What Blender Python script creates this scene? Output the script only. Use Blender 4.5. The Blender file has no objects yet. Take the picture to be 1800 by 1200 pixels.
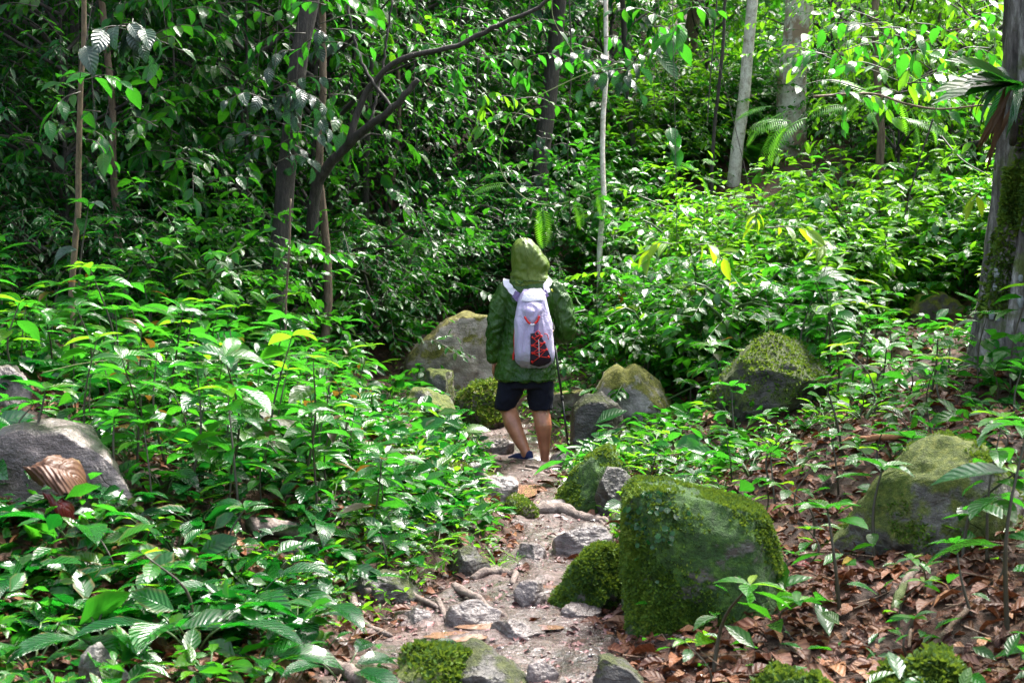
import bpy, bmesh, math, random
import numpy as np
from mathutils import Vector, Matrix, noise as mnoise

R = math.radians
SC = bpy.context.scene
COL = SC.collection
rng = np.random.default_rng(7)
random.seed(7)

# ------------------------------------------------------------------ camera, sky, sun, exposure
CAM_Z, PITCH, FPX = 1.65, 3.66, 2500.0
cam_data = bpy.data.cameras.new("camera")
cam_data.lens = 50.0
cam_data.sensor_width = 36.0
cam_data.clip_start = 0.1
cam_data.clip_end = 600.0
cam_data.dof.use_dof = True
cam_data.dof.focus_distance = 11.0
cam_data.dof.aperture_fstop = 5.6
cam = bpy.data.objects.new("camera", cam_data)
COL.objects.link(cam)
cam.location = (0, 0, CAM_Z)
cam.rotation_euler = (R(90 - PITCH), 0, 0)
SC.camera = cam

SUN_EL, SUN_AZ = 60.0, 42.0          # azimuth measured from +Y (ahead) towards +X (right)
world = bpy.data.worlds.new("World")
SC.world = world
world.use_nodes = True
wn = world.node_tree
wn.nodes.clear()
sky = wn.nodes.new("ShaderNodeTexSky")
sky.sky_type = 'NISHITA'
sky.sun_disc = False
sky.sun_elevation = R(SUN_EL)
sky.sun_rotation = R(SUN_AZ)
sky.air_density = 1.0
sky.dust_density = 6.0
sky.ozone_density = 1.0
bg = wn.nodes.new("ShaderNodeBackground")
bg.inputs["Strength"].default_value = 0.07
wo = wn.nodes.new("ShaderNodeOutputWorld")
hs = wn.nodes.new("ShaderNodeHueSaturation")      # overcast: a paler sky
hs.inputs["Saturation"].default_value = 0.7
wn.links.new(sky.outputs[0], hs.inputs["Color"])
wn.links.new(hs.outputs[0], bg.inputs["Color"])
wn.links.new(bg.outputs[0], wo.inputs["Surface"])

sun_l = bpy.data.lights.new("sun", 'SUN')
sun_l.energy = 1.5
sun_l.angle = R(14.0)
sun_l.color = (1.0, 0.97, 0.92)
sun = bpy.data.objects.new("sun", sun_l)
COL.objects.link(sun)
sd = Vector((math.sin(R(SUN_AZ)) * math.cos(R(SUN_EL)), math.cos(R(SUN_AZ)) * math.cos(R(SUN_EL)), math.sin(R(SUN_EL))))
sun.rotation_euler = sd.to_track_quat('Z', 'Y').to_euler()

vs = SC.view_settings
vs.view_transform = 'Standard'
vs.look = 'None'
vs.gamma = 1.0
vs.exposure = 3.4
vs.use_curve_mapping = False

SC.render.engine = 'CYCLES'
cy = SC.cycles
cy.max_bounces = 7
cy.diffuse_bounces = 3
cy.glossy_bounces = 3
cy.transmission_bounces = 4
cy.transparent_max_bounces = 4
cy.sample_clamp_indirect = 2.5
cy.caustics_reflective = False
cy.caustics_refractive = False
cy.use_denoising = True
cy.denoiser = 'OPENIMAGEDENOISE'
cy.denoising_input_passes = 'RGB_ALBEDO_NORMAL'
cy.denoising_prefilter = 'NONE'
cy.use_adaptive_sampling = True
cy.adaptive_threshold = 0.008

# ------------------------------------------------------------------ pixel <-> world helpers (photo is 1800 x 1200)
_cp, _sp = math.cos(R(PITCH)), math.sin(R(PITCH))
def W(px, py, y):
    """world point at depth y (metres ahead of the camera) seen at a photo pixel"""
    a, b = (px - 900) / FPX, (600 - py) / FPX
    dx, dy, dz = a, _cp + b * _sp, -_sp + b * _cp
    t = y / dy
    return Vector((dx * t, y, CAM_Z + dz * t))
def PX(p):
    """photo pixel of a world point"""
    v = Vector(p) - Vector((0, 0, CAM_Z))
    d = v.y * _cp - v.z * _sp
    u = v.y * _sp + v.z * _cp
    return 900 + FPX * v.x / d, 600 - FPX * u / d

# ------------------------------------------------------------------ noise
def _hash(ix, iy, s):
    h = (ix.astype(np.int64) * 374761393 + iy.astype(np.int64) * 668265263 + s * 974711) & 0xffffffff
    h = ((h ^ (h >> 13)) * 1274126177) & 0xffffffff
    return ((h ^ (h >> 16)) & 0xffff) / 65535.0
def vnoise(x, y, s=0):
    ix, iy = np.floor(x), np.floor(y)
    fx, fy = x - ix, y - iy
    fx = fx * fx * (3 - 2 * fx); fy = fy * fy * (3 - 2 * fy)
    a, b = _hash(ix, iy, s), _hash(ix + 1, iy, s)
    c, d = _hash(ix, iy + 1, s), _hash(ix + 1, iy + 1, s)
    return (a + (b - a) * fx) * (1 - fy) + (c + (d - c) * fx) * fy - 0.5
def fbm(x, y, s=0, o=4):
    r, a, f = 0, 1.0, 1.0
    for k in range(o):
        r = r + a * vnoise(x * f + 17.3 * k, y * f - 9.1 * k, s + k)
        a *= 0.5; f *= 2.03
    return r
def sstep(a, b, x):
    t = np.clip((x - a) / (b - a), 0, 1)
    return t * t * (3 - 2 * t)

# ------------------------------------------------------------------ terrain
_PY = np.array([-20, 4.0, 5.4, 6.2, 7.4, 8.4, 9.8, 11.0, 12.5, 14.7, 18, 60])
_PXC = np.array([-.14, -.14, -.13, -.07, .16, .30, .10, .14, -.15, -.30, -.3, -.3])
_HW = np.array([.64, .62, .62, .56, .26, .30, .20, .30, .28, .22, .15, .15])
def path_x(y): return np.interp(y, _PY, _PXC)
def path_hw(y): return np.interp(y, _PY, _HW)
DIPS = [(.145, 9.55, .16, .25, .045), (.62, 8.25, .12, .16, .05), (.27, 11.22, .13, .2, .09)]
def T(x, y):
    x = np.asarray(x, float); y = np.asarray(y, float)
    xp, hw = path_x(y), path_hw(y)
    b = np.maximum(0, np.abs(x - xp) - hw)
    g = np.clip((y - 4.2) / 4.0, .22, 1.0)
    far = np.clip((y - 20) / 15, 0, 1)
    bank = g * (0.25 * np.minimum(b, 5) + 0.06 * np.maximum(b - 5, 0) + .10 * sstep(0, .22, b)) * (1 - .6 * far)
    zp = .05 * np.maximum(0, y - 11.8)
    s = y - 14.3
    hill = .36 * np.where(s > 8, s, np.log1p(np.exp(np.clip(s * 1.6, -30, 30))) / 1.6) + .22 * np.maximum(0, y - 32)
    hill = np.where(y > 75, .36 * (75 - 14.3) + .22 * 43, hill)
    hill = hill * (1 - .62 * sstep(.5, 7, x - .04 * y) * sstep(17, 26, y))
    rough = fbm(x * 1.3, y * 1.3, 3, 4) * (.05 + .16 * sstep(.1, 1.2, b)) + fbm(x * .35, y * .35, 9, 3) * .3 * sstep(.6, 3, b)
    z = bank + zp + hill + rough
    for (dx, dy, rx, ry, dep) in DIPS:
        z = z - dep * np.exp(-(((x - dx) / rx) ** 2 + ((y - dy) / ry) ** 2))
    return z
def Tz(x, y): return float(T(x, y))
def G(px, py):
    """ground point seen at a photo pixel"""
    ys = np.arange(3.5, 60, .02)
    a, b = (px - 900) / FPX, (600 - py) / FPX
    dx, dy, dz = a, _cp + b * _sp, -_sp + b * _cp
    t = ys / dy
    below = (CAM_Z + dz * t) <= T(dx * t, ys)
    i = int(np.argmax(below)) if below.any() else len(ys) - 1
    return Vector((dx * t[i], ys[i], Tz(dx * t[i], ys[i])))

# ------------------------------------------------------------------ mesh helpers
def np_mesh(name, V, F, mat=None, uv=None, smooth=True):
    V = np.ascontiguousarray(V, np.float32); F = np.ascontiguousarray(F, np.int32)
    me = bpy.data.meshes.new(name)
    me.vertices.add(len(V)); me.vertices.foreach_set("co", V.ravel())
    n = F.shape[1]
    me.loops.add(F.size); me.loops.foreach_set("vertex_index", F.ravel())
    me.polygons.add(len(F)); me.polygons.foreach_set("loop_start", np.arange(0, F.size, n, dtype=np.int32))
    me.polygons.foreach_set("use_smooth", np.full(len(F), smooth))
    if uv is not None:
        l = me.uv_layers.new(name="UVMap")
        l.data.foreach_set("uv", np.ascontiguousarray(uv[F.ravel()], np.float32).ravel())
    me.update(calc_edges=True)
    me.validate()
    if mat: me.materials.append(mat)
    return me
def link(name, data, parent=None, loc=None):
    o = bpy.data.objects.new(name, data)
    COL.objects.link(o)
    if parent is not None: o.parent = parent
    if loc is not None: o.location = loc
    return o
def tag(o, label=None, cat=None, group=None, kind=None):
    if label: o["label"] = label
    if cat: o["category"] = cat
    if group: o["group"] = group
    if kind: o["kind"] = kind
    return o
def empty(name, loc, label=None, cat=None, group=None, rz=0):
    o = link(name, None, None, loc)
    o.rotation_euler = (0, 0, rz)
    o.empty_display_size = .1
    return tag(o, label, cat, group)
class Acc:
    """collects triangle meshes into one"""
    def __init__(s): s.V, s.F, s.U, s.n = [], [], [], 0
    def add(s, V, F, U=None):
        s.V.append(V); s.F.append(np.asarray(F) + s.n); s.n += len(V)
        s.U.append(U if U is not None else np.full((len(V), 2), .5))
        return s
    def join(s, b):
        k = s.n
        for v, f, u in zip(b.V, b.F, b.U):
            s.V.append(v); s.F.append(f + k); s.U.append(u)
        s.n += b.n
        return s
    def mesh(s, name, mat, smooth=True):
        return np_mesh(name, np.concatenate(s.V), np.concatenate(s.F), mat, np.concatenate(s.U), smooth)
def catmull(P, n):
    P = np.asarray(P, float)
    if len(P) < 3:
        t = np.linspace(0, 1, n)[:, None]
        return P[0] * (1 - t) + P[-1] * t
    Q = np.vstack([2 * P[0] - P[1], P, 2 * P[-1] - P[-2]])
    t = np.linspace(0, len(P) - 1 - 1e-6, n)
    i = t.astype(int); f = (t - i)[:, None]
    a, b, c, d = Q[i], Q[i + 1], Q[i + 2], Q[i + 3]
    return .5 * (2 * b + (c - a) * f + (2 * a - 5 * b + 4 * c - d) * f ** 2 + (3 * b - a - 3 * c + d) * f ** 3)
def norm(a): return a / np.maximum(np.linalg.norm(a, axis=-1, keepdims=True), 1e-9)
def tube(P, rad, seg=8, cap=True, wob=0, seed=0, flat=1.0):
    P = np.asarray(P, float); n = len(P)
    rad = np.broadcast_to(np.asarray(rad, float), (n,))
    t = norm(np.gradient(P, axis=0))
    ref = np.array([1.0, 0, 0]) if abs(t[:, 0]).mean() < .8 else np.array([0, 1.0, 0])
    u = norm(np.cross(t, ref)); v = np.cross(t, u)
    a = np.linspace(0, 2 * np.pi, seg, endpoint=False)
    rr = np.repeat(rad[:, None], seg, 1)
    if wob:
        k = np.arange(n)[:, None] * .35
        rr = rr * (1 + wob * (fbm(np.cos(a)[None] * 1.5 + 5 + k * .3, np.sin(a)[None] * 1.5 + k, seed, 3)) * 2)
    V = P[:, None] + rr[..., None] * (np.cos(a)[None, :, None] * u[:, None] * flat + np.sin(a)[None, :, None] * v[:, None])
    V = V.reshape(-1, 3)
    i = np.arange(n - 1)[:, None] * seg; j = np.arange(seg)[None]; j2 = (j + 1) % seg
    q = np.stack([i + j, i + j2, i + seg + j2, i + seg + j], -1).reshape(-1, 4)
    F = np.vstack([q[:, [0, 1, 2]], q[:, [0, 2, 3]]])
    U = np.stack([np.tile(np.arange(seg) / seg, n), np.repeat(np.linspace(0, 1, n), seg)], -1)
    if cap:
        V = np.vstack([V, P[0], P[-1]]); U = np.vstack([U, [[.5, 0], [.5, 1]]])
        b = len(V) - 2; jj = np.arange(seg); j2 = (jj + 1) % seg
        F = np.vstack([F, np.stack([np.full(seg, b), j2, jj], -1), np.stack([np.full(seg, b + 1), (n - 1) * seg + jj, (n - 1) * seg + j2], -1)])
    return V, F, U
def grid_mesh(name, X, Y, Z, mat, attrs=None):
    n, m = X.shape
    V = np.stack([X, Y, Z], -1).reshape(-1, 3)
    i = np.arange(n - 1)[:, None] * m; j = np.arange(m - 1)[None]
    F = np.stack([i + j, i + j + 1, i + m + j + 1, i + m + j], -1).reshape(-1, 4)
    return np_mesh(name, V, F, mat)

# ------------------------------------------------------------------ materials
class NT:
    def __init__(s, name):
        s.m = bpy.data.materials.new(name); s.m.use_nodes = True
        s.t = s.m.node_tree; s.t.nodes.clear()
        s.out = s.n("ShaderNodeOutputMaterial")
    def n(s, ty, **kw):
        nd = s.t.nodes.new(ty)
        for k, v in kw.items(): setattr(nd, k, v)
        return nd
    def set(s, sock, v):
        if hasattr(v, "is_output") or isinstance(v, bpy.types.NodeSocket): s.t.links.new(v, sock)
        elif isinstance(v, (tuple, list)) and len(v) == 3 and sock.type == 'RGBA': sock.default_value = (*v, 1)
        else: sock.default_value = v
    def math(s, op, a, b=0.0, c=None, clamp=False):
        nd = s.n("ShaderNodeMath", operation=op, use_clamp=clamp)
        s.set(nd.inputs[0], a); s.set(nd.inputs[1], b)
        if c is not None: s.set(nd.inputs[2], c)
        return nd.outputs[0]
    def mix(s, f, a, b, mode='MIX'):
        nd = s.n("ShaderNodeMixRGB", blend_type=mode)
        s.set(nd.inputs[0], f); s.set(nd.inputs[1], a); s.set(nd.inputs[2], b)
        return nd.outputs[0]
    def ramp(s, f, stops, interp='LINEAR'):
        nd = s.n("ShaderNodeValToRGB"); r = nd.color_ramp; r.interpolation = interp
        while len(r.elements) < len(stops): r.elements.new(.5)
        for e, (p, c) in zip(r.elements, stops):
            e.position = p; e.color = (*c, 1) if len(c) == 3 else c
        s.set(nd.inputs[0], f)
        return nd.outputs[0]
    def smooth(s, f, a, b):
        nd = s.n("ShaderNodeMapRange", interpolation_type='SMOOTHSTEP')
        s.set(nd.inputs[0], f); nd.inputs[1].default_value = a; nd.inputs[2].default_value = b
        return nd.outputs[0]
    def noise(s, scale, detail=4, rough=.55, vec=None, dist=0):
        nd = s.n("ShaderNodeTexNoise")
        nd.inputs["Scale"].default_value = scale; nd.inputs["Detail"].default_value = detail
        nd.inputs["Roughness"].default_value = rough; nd.inputs["Distortion"].default_value = dist
        if vec is not None: s.set(nd.inputs["Vector"], vec)
        return nd.outputs[0]
    def vor(s, scale, feature='F1', vec=None, out=0):
        nd = s.n("ShaderNodeTexVoronoi", feature=feature)
        nd.inputs["Scale"].default_value = scale
        if vec is not None: s.set(nd.inputs["Vector"], vec)
        return nd.outputs[out]
    def obj(s): return s.n("ShaderNodeTexCoord").outputs["Object"]
    def scaled(s, v, sc):
        nd = s.n("ShaderNodeMapping"); s.set(nd.inputs[0], v); nd.inputs["Scale"].default_value = sc
        return nd.outputs[0]
    def bump(s, h, strength, dist=.01, nrm=None):
        nd = s.n("ShaderNodeBump"); nd.inputs["Strength"].default_value = strength
        nd.inputs["Distance"].default_value = dist; s.set(nd.inputs["Height"], h)
        if nrm is not None: s.set(nd.inputs["Normal"], nrm)
        return nd.outputs[0]
    def bsdf(s, **kw):
        b = s.n("ShaderNodeBsdfPrincipled")
        for k, v in kw.items(): s.set(b.inputs[k.replace("_", " ")], v)
        return b.outputs[0]
    def done(s, sh):
        s.t.links.new(sh, s.out.inputs[0]); return s.m

def leaf_mat(name, cols, trans, rough=.32, veins=7, vbump=.35, tmix=.32, coat=.25, tvar=None, vmix=.45, spec=.38):
    k = NT(name)
    oi = k.n("ShaderNodeObjectInfo").outputs["Random"]
    ge = k.n("ShaderNodeNewGeometry")
    r = k.math('FRACT', k.math('ADD', oi, ge.outputs["Random Per Island"]))
    base = k.ramp(r, [(i / max(1, len(cols) - 1), c) for i, c in enumerate(cols)])
    uv = k.n("ShaderNodeTexCoord").outputs["UV"]
    sp = k.n("ShaderNodeSeparateXYZ"); k.set(sp.inputs[0], uv)
    au = k.math('ABSOLUTE', k.math('SUBTRACT', k.math('MULTIPLY', sp.outputs[0], 2.0), 1.0))
    ph = k.math('MULTIPLY', k.math('SUBTRACT', sp.outputs[1], k.math('MULTIPLY', au, .22)), veins * 6.2832)
    rib = k.math('SINE', ph)
    mid = k.smooth(au, .10, .0)
    vein = k.math('MAXIMUM', k.math('MULTIPLY', k.smooth(rib, .82, 1.0), .5), mid)
    base = k.mix(k.math('MULTIPLY', vein, vmix), base, tuple(min(1, c * 1.9 + .015) for c in cols[len(cols) // 2]))
    blot = k.noise(9, 3)
    base = k.mix(k.smooth(blot, .62, .75), base, tuple(c * .55 + d for c, d in zip(cols[0], (.012, .008, .0))))
    dry = k.math('MULTIPLY', k.smooth(au, .62, 1.0), k.smooth(k.noise(5, 4, .6), .52, .66))
    base = k.mix(k.math('MULTIPLY', dry, .8), base, (.11, .075, .018))
    bm = k.bump(k.math('SUBTRACT', rib, k.math('MULTIPLY', mid, 1.5)), vbump, .004)
    pr = k.bsdf(Base_Color=base, Roughness=rough, Normal=bm, Coat_Weight=coat * .4, Coat_Roughness=.12, Specular_IOR_Level=spec)
    tr = k.n("ShaderNodeBsdfTranslucent")
    tc = k.ramp(r, [(i / max(1, len(tvar) - 1), c) for i, c in enumerate(tvar)]) if tvar else trans
    k.set(tr.inputs[0], tc)
    mx = k.n("ShaderNodeMixShader"); mx.inputs[0].default_value = tmix
    k.t.links.new(pr, mx.inputs[1]); k.t.links.new(tr.outputs[0], mx.inputs[2])
    return k.done(mx.outputs[0])

M = {}
M['leaf_dark'] = leaf_mat("leaf_dark", [(.003, .030, .007), (.005, .052, .008), (.010, .074, .008), (.003, .036, .013)], (.010, .17, .012), .24, 6, .25, .26, .2, spec=.33)
M['leaf_mid'] = leaf_mat("leaf_mid", [(.003, .052, .006), (.006, .088, .005), (.020, .120, .005), (.004, .064, .010), (.036, .090, .005), (.003, .044, .008)], (.062, .33, .012), .24, 6, .25, .36, .2, spec=.33)
M['leaf_lime'] = leaf_mat("leaf_lime", [(.010, .105, .003), (.028, .150, .004), (.066, .200, .005), (.014, .110, .006)], (.19, .50, .014), .26, 6, .25, .46, .15, spec=.33)
M['leaf_sapling'] = leaf_mat("leaf_sapling", [(.003, .064, .007), (.006, .100, .006), (.026, .140, .005), (.005, .080, .010), (.040, .105, .006), (.003, .048, .009), (.016, .078, .008)], (.050, .32, .016), .24, 9, .35, .38, .25, spec=.36)
M['leaf_gloss'] = leaf_mat("leaf_gloss", [(.002, .044, .009), (.004, .070, .009), (.010, .098, .008)], (.02, .30, .014), .20, 12, 1.0, .26, 1.2, None, .45, .6)
M['leaf_red'] = leaf_mat("leaf_red", [(.050, .022, .006), (.075, .036, .006), (.036, .050, .006), (.035, .014, .008)], (.20, .11, .012), .34, 9, .3, .28, .15)
M['leaf_young'] = leaf_mat("leaf_young", [(.075, .190, .005), (.130, .230, .006), (.090, .200, .007)], (.32, .52, .015), .32, 9, .3, .44, .15)
M['leaf_grey'] = leaf_mat("leaf_grey", [(.020, .050, .028), (.036, .060, .048), (.014, .052, .022)], (.03, .15, .03), .30, 8, .6, .18, .3)
M['strap_dead'] = leaf_mat("dead_strap", [(.055, .030, .014), (.10, .058, .026), (.075, .034, .016)], (.08, .04, .015), .55, 4, .2, .08, 0, None, .15, .25)
M['fern'] = leaf_mat("fern", [(.007, .065, .010), (.014, .100, .010), (.032, .135, .008)], (.05, .34, .02), .32, 5, .1, .34, .1)
M['feather'] = leaf_mat("feather", [(.030, .155, .010), (.065, .200, .008), (.018, .120, .018)], (.16, .48, .015), .36, 5, .1, .42, .05)
M['dead'] = leaf_mat("dead_leaf", [(.030, .009, .005), (.085, .024, .010), (.170, .062, .024), (.050, .012, .009), (.250, .120, .055), (.060, .024, .012), (.130, .060, .042), (.034, .011, .007)], (.10, .03, .010), .5, 5, .35, .12, .0, None, .2, .25)
M['dead_pale'] = leaf_mat("pale_dead_leaf", [(.080, .034, .014), (.130, .058, .025), (.060, .024, .011)], (.12, .05, .02), .5, 10, .35, .1, .0, None, .12, .3)
M['dead_purple'] = leaf_mat("purple_dead_leaf", [(.20, .10, .10), (.26, .135, .13), (.14, .06, .05)], (.1, .05, .05), .34, 7, .4, .1, .3)
M['dead_red'] = leaf_mat("red_dead_leaf", [(.16, .010, .012), (.12, .011, .010)], (.1, .01, .01), .34, 8, .3, .1, .3)
M['dead_yellow'] = leaf_mat("yellow_dead_leaf", [(.45, .25, .02), (.40, .30, .03)], (.35, .22, .02), .4, 8, .3, .25, .2)

def moss_mat():
    k = NT("moss")
    r = k.n("ShaderNodeNewGeometry").outputs["Random Per Island"]
    n = k.noise(5, 4, .6, k.obj())
    f = k.math('ADD', k.math('MULTIPLY', r, .55), k.math('MULTIPLY', k.smooth(n, .35, .68), .5))
    c = k.ramp(f, [(0, (.012, .036, .005)), (.35, (.034, .088, .007)), (.7, (.085, .165, .012)), (1, (.170, .235, .026))])
    pr = k.bsdf(Base_Color=c, Roughness=.7, Specular_IOR_Level=.3)
    tr = k.n("ShaderNodeBsdfTranslucent"); k.set(tr.inputs[0], (.16, .24, .02))
    mx = k.n("ShaderNodeMixShader"); mx.inputs[0].default_value = .3
    k.t.links.new(pr, mx.inputs[1]); k.t.links.new(tr.outputs[0], mx.inputs[2])
    return k.done(mx.outputs[0])
M['moss'] = moss_mat()

def rock_mat(name, c0, c1, c2, mossb, mossc=(.060, .095, .010), mossd=(.15, .16, .02), wet=.45):
    """grey stone with cracks, lichen and a moss film that prefers upward faces; mossb = bias (-1 none .. +1 all)"""
    k = NT(name)
    o = k.obj()
    n1 = k.noise(2.6, 6, .6, o); n2 = k.noise(19, 5, .65, o); n3 = k.noise(70, 3, .6, o)
    f = k.math('ADD', k.math('MULTIPLY', n1, .65), k.math('MULTIPLY', n2, .4))
    base = k.ramp(f, [(.36, c0), (.5, c1), (.68, c2)])
    cr = k.vor(4.2, 'DISTANCE_TO_EDGE', k.mix(.12, o, k.n("ShaderNodeTexNoise").outputs[1]))
    crack = k.smooth(cr, .02, .0)
    crack = k.math('MULTIPLY', crack, k.smooth(k.noise(1.7, 3, .5, o), .48, .62))
    band = k.noise(2.2, 5, .7, k.scaled(o, (1.2, 1.2, 6)), 1.5)
    base = k.mix(k.math('MULTIPLY', k.smooth(band, .50, .64), .55), base, tuple(c * .6 for c in c1))
    base = k.mix(k.math('MULTIPLY', crack, .7), base, (.02, .018, .016))
    base = k.mix(k.math('MULTIPLY', k.smooth(n3, .6, .72), .35), base, tuple(min(1, c * 1.6) for c in c2))
    nz = k.n("ShaderNodeSeparateXYZ"); k.set(nz.inputs[0], k.n("ShaderNodeNewGeometry").outputs["Normal"])
    mm = k.math('ADD', k.math('ADD', k.math('MULTIPLY', nz.outputs[2], .55), mossb), k.math('MULTIPLY', k.math('SUBTRACT', k.noise(3.4, 6, .68, o), .5), 2.6))
    mask = k.smooth(mm, -.08, .22)
    mc = k.ramp(k.noise(28, 4, .7, o), [(.3, tuple(c * .45 for c in mossc)), (.5, mossc), (.72, mossd)])
    col = k.mix(mask, base, mc)
    h = k.math('ADD', k.math('ADD', k.math('MULTIPLY', n2, .9), k.math('MULTIPLY', n3, .35)), k.math('MULTIPLY', crack, -.8))
    h = k.math('ADD', h, k.math('MULTIPLY', mask, k.math('MULTIPLY', k.noise(95, 3, .7, o), .8)))
    h = k.math('ADD', h, k.math('MULTIPLY', band, .8))
    rg = k.mix(mask, (wet, wet, wet), (.85, .85, .85))
    return k.done(k.bsdf(Base_Color=col, Roughness=rg, Normal=k.bump(h, .9, .02)))
GREY = ((.030, .027, .024), (.100, .092, .080), (.24, .22, .195))
LILAC = ((.030, .023, .020), (.105, .084, .076), (.27, .225, .205))
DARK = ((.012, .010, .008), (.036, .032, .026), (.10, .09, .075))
M['rock_grey'] = rock_mat("grey_stone", *GREY, -.55)
M['rock_bare'] = rock_mat("bare_stone", *LILAC, -1.1, wet=.33)
M['rock_face'] = rock_mat("pale_stone_thin_moss", (.09, .068, .052), (.28, .225, .185), (.46, .40, .345), -.12, (.13, .12, .02), (.26, .23, .05))
M['rock_half'] = rock_mat("half_mossy_stone", *GREY, .06, (.075, .10, .012), (.17, .18, .03))
M['rock_yellow'] = rock_mat("yellow_mossy_stone", *LILAC, .10, (.14, .15, .016), (.28, .26, .04))
M['rock_moss'] = rock_mat("mossy_stone", *GREY, .34, (.022, .066, .006), (.07, .15, .012))
M['rock_pale'] = rock_mat("pale_stone_yellow_moss", (.09, .08, .07), (.27, .24, .215), (.50, .46, .42), -.10, (.13, .13, .016), (.27, .25, .04))
M['rock_rib'] = rock_mat("dark_ribbed_mossy_stone", *DARK, .0, (.040, .058, .008), (.10, .12, .02))
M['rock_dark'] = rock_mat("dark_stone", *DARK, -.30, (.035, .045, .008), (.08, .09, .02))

def bark_mat(name, c0, c1, c2, scale=(6, 6, 2), moss=-.6, bumps=.7, patch=None):
    k = NT(name)
    o = k.obj()
    v = k.scaled(o, scale)
    n1 = k.noise(2.2, 6, .65, v, .6); n2 = k.noise(9, 5, .65, v)
    base = k.ramp(k.math('ADD', k.math('MULTIPLY', n1, .6), k.math('MULTIPLY', n2, .4)), [(.36, c0), (.5, c1), (.64, c2)])
    if patch:
        pm = k.smooth(k.noise(3.2, 5, .7, k.scaled(o, (1, 1, .7))), .50, .58)
        base = k.mix(pm, base, patch)
    mm = k.smooth(k.math('ADD', k.math('SUBTRACT', k.noise(2.1, 6, .7, o), .5), moss * .5), 0, .12)
    col = k.mix(mm, base, (.07, .10, .016))
    h = k.math('ADD', k.math('MULTIPLY', n1, 1.0), k.math('MULTIPLY', n2, .6))
    return k.done(k.bsdf(Base_Color=col, Roughness=.75, Normal=k.bump(h, bumps, .03)))
M['bark_white'] = bark_mat("white_mottled_bark", (.26, .18, .14), (.60, .53, .48), (.82, .78, .74), (5, 5, 3), -.75, .5, (.34, .22, .16))
M['bark_pale'] = bark_mat("pale_bark", (.28, .21, .16), (.62, .55, .49), (.80, .75, .69), (6, 6, 5), -.8, .4)
M['bark_brown'] = bark_mat("brown_bark", (.045, .030, .020), (.12, .080, .050), (.22, .16, .11), (8, 8, 2), -.5)
M['bark_dark'] = bark_mat("dark_bark", (.010, .009, .007), (.026, .021, .016), (.060, .050, .040), (8, 8, 2), -.5)
M['bark_tan'] = bark_mat("tan_bark", (.040, .028, .014), (.105, .074, .036), (.20, .15, .08), (8, 8, 3), -.7, .4)
M['bark_big'] = bark_mat("grey_furrowed_bark", (.022, .019, .017), (.115, .105, .092), (.37, .36, .33), (5, 5, 1.1), -.02, 1.8)
M['root'] = bark_mat("root_bark", (.06, .042, .034), (.15, .11, .09), (.28, .22, .19), (9, 9, 9), -.6, .6)
M['mossroot'] = bark_mat("mossy_root", (.07, .05, .04), (.16, .12, .09), (.26, .22, .16), (9, 9, 9), .10, .8)
M['twig'] = bark_mat("twig_bark", (.05, .03, .02), (.14, .085, .05), (.24, .17, .12), (10, 10, 10), -1, .4)
M['twig_red'] = bark_mat("orange_twig_bark", (.14, .05, .02), (.28, .11, .04), (.36, .18, .08), (10, 10, 10), -1, .4)

def simple(name, col, rough=.5, **kw):
    k = NT(name)
    n = k.noise(25, 4, .6, k.obj())
    c = k.mix(k.smooth(n, .3, .7), tuple(x * .78 for x in col), tuple(min(1, x * 1.15) for x in col))
    return k.done(k.bsdf(Base_Color=c, Roughness=rough, **kw))
M['stem_green'] = simple("green_stem", (.045, .085, .020), .45)
M['stem_dark'] = simple("dark_stem", (.035, .030, .016), .5)
M['vine'] = simple("pale_green_vine", (.17, .21, .07), .5)
M['liana'] = simple("dark_liana", (.030, .024, .016), .6)

def ground_mat():
    k = NT("forest_soil")
    o = k.obj()
    n = k.noise(3.5, 7, .65, o); n2 = k.noise(34, 5, .7, o); vo = k.vor(26, 'F1', o, 1)
    c = k.ramp(k.math('ADD', k.math('MULTIPLY', n, .5), k.math('MULTIPLY', n2, .5)), [(.34, (.012, .007, .005)), (.5, (.036, .020, .013)), (.66, (.085, .050, .034))])
    leafy = k.ramp(k.n("ShaderNodeSeparateColor").outputs[0], [(0, (.1, .05, .03)), (1, (.2, .1, .06))])
    sc = k.n("ShaderNodeSeparateColor"); k.set(sc.inputs[0], vo)
    lc = k.ramp(sc.outputs[0], [(0, (.018, .008, .005)), (.4, (.060, .024, .013)), (.7, (.11, .055, .032)), (1, (.042, .017, .012))])
    c = k.mix(k.smooth(n, .42, .6), c, lc)
    h = k.math('ADD', k.math('MULTIPLY', n2, .7), k.math('MULTIPLY', sc.outputs[1], .5))
    return k.done(k.bsdf(Base_Color=c, Roughness=.7, Specular_IOR_Level=.25, Normal=k.bump(h, .9, .03)))
M['soil'] = ground_mat()
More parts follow.
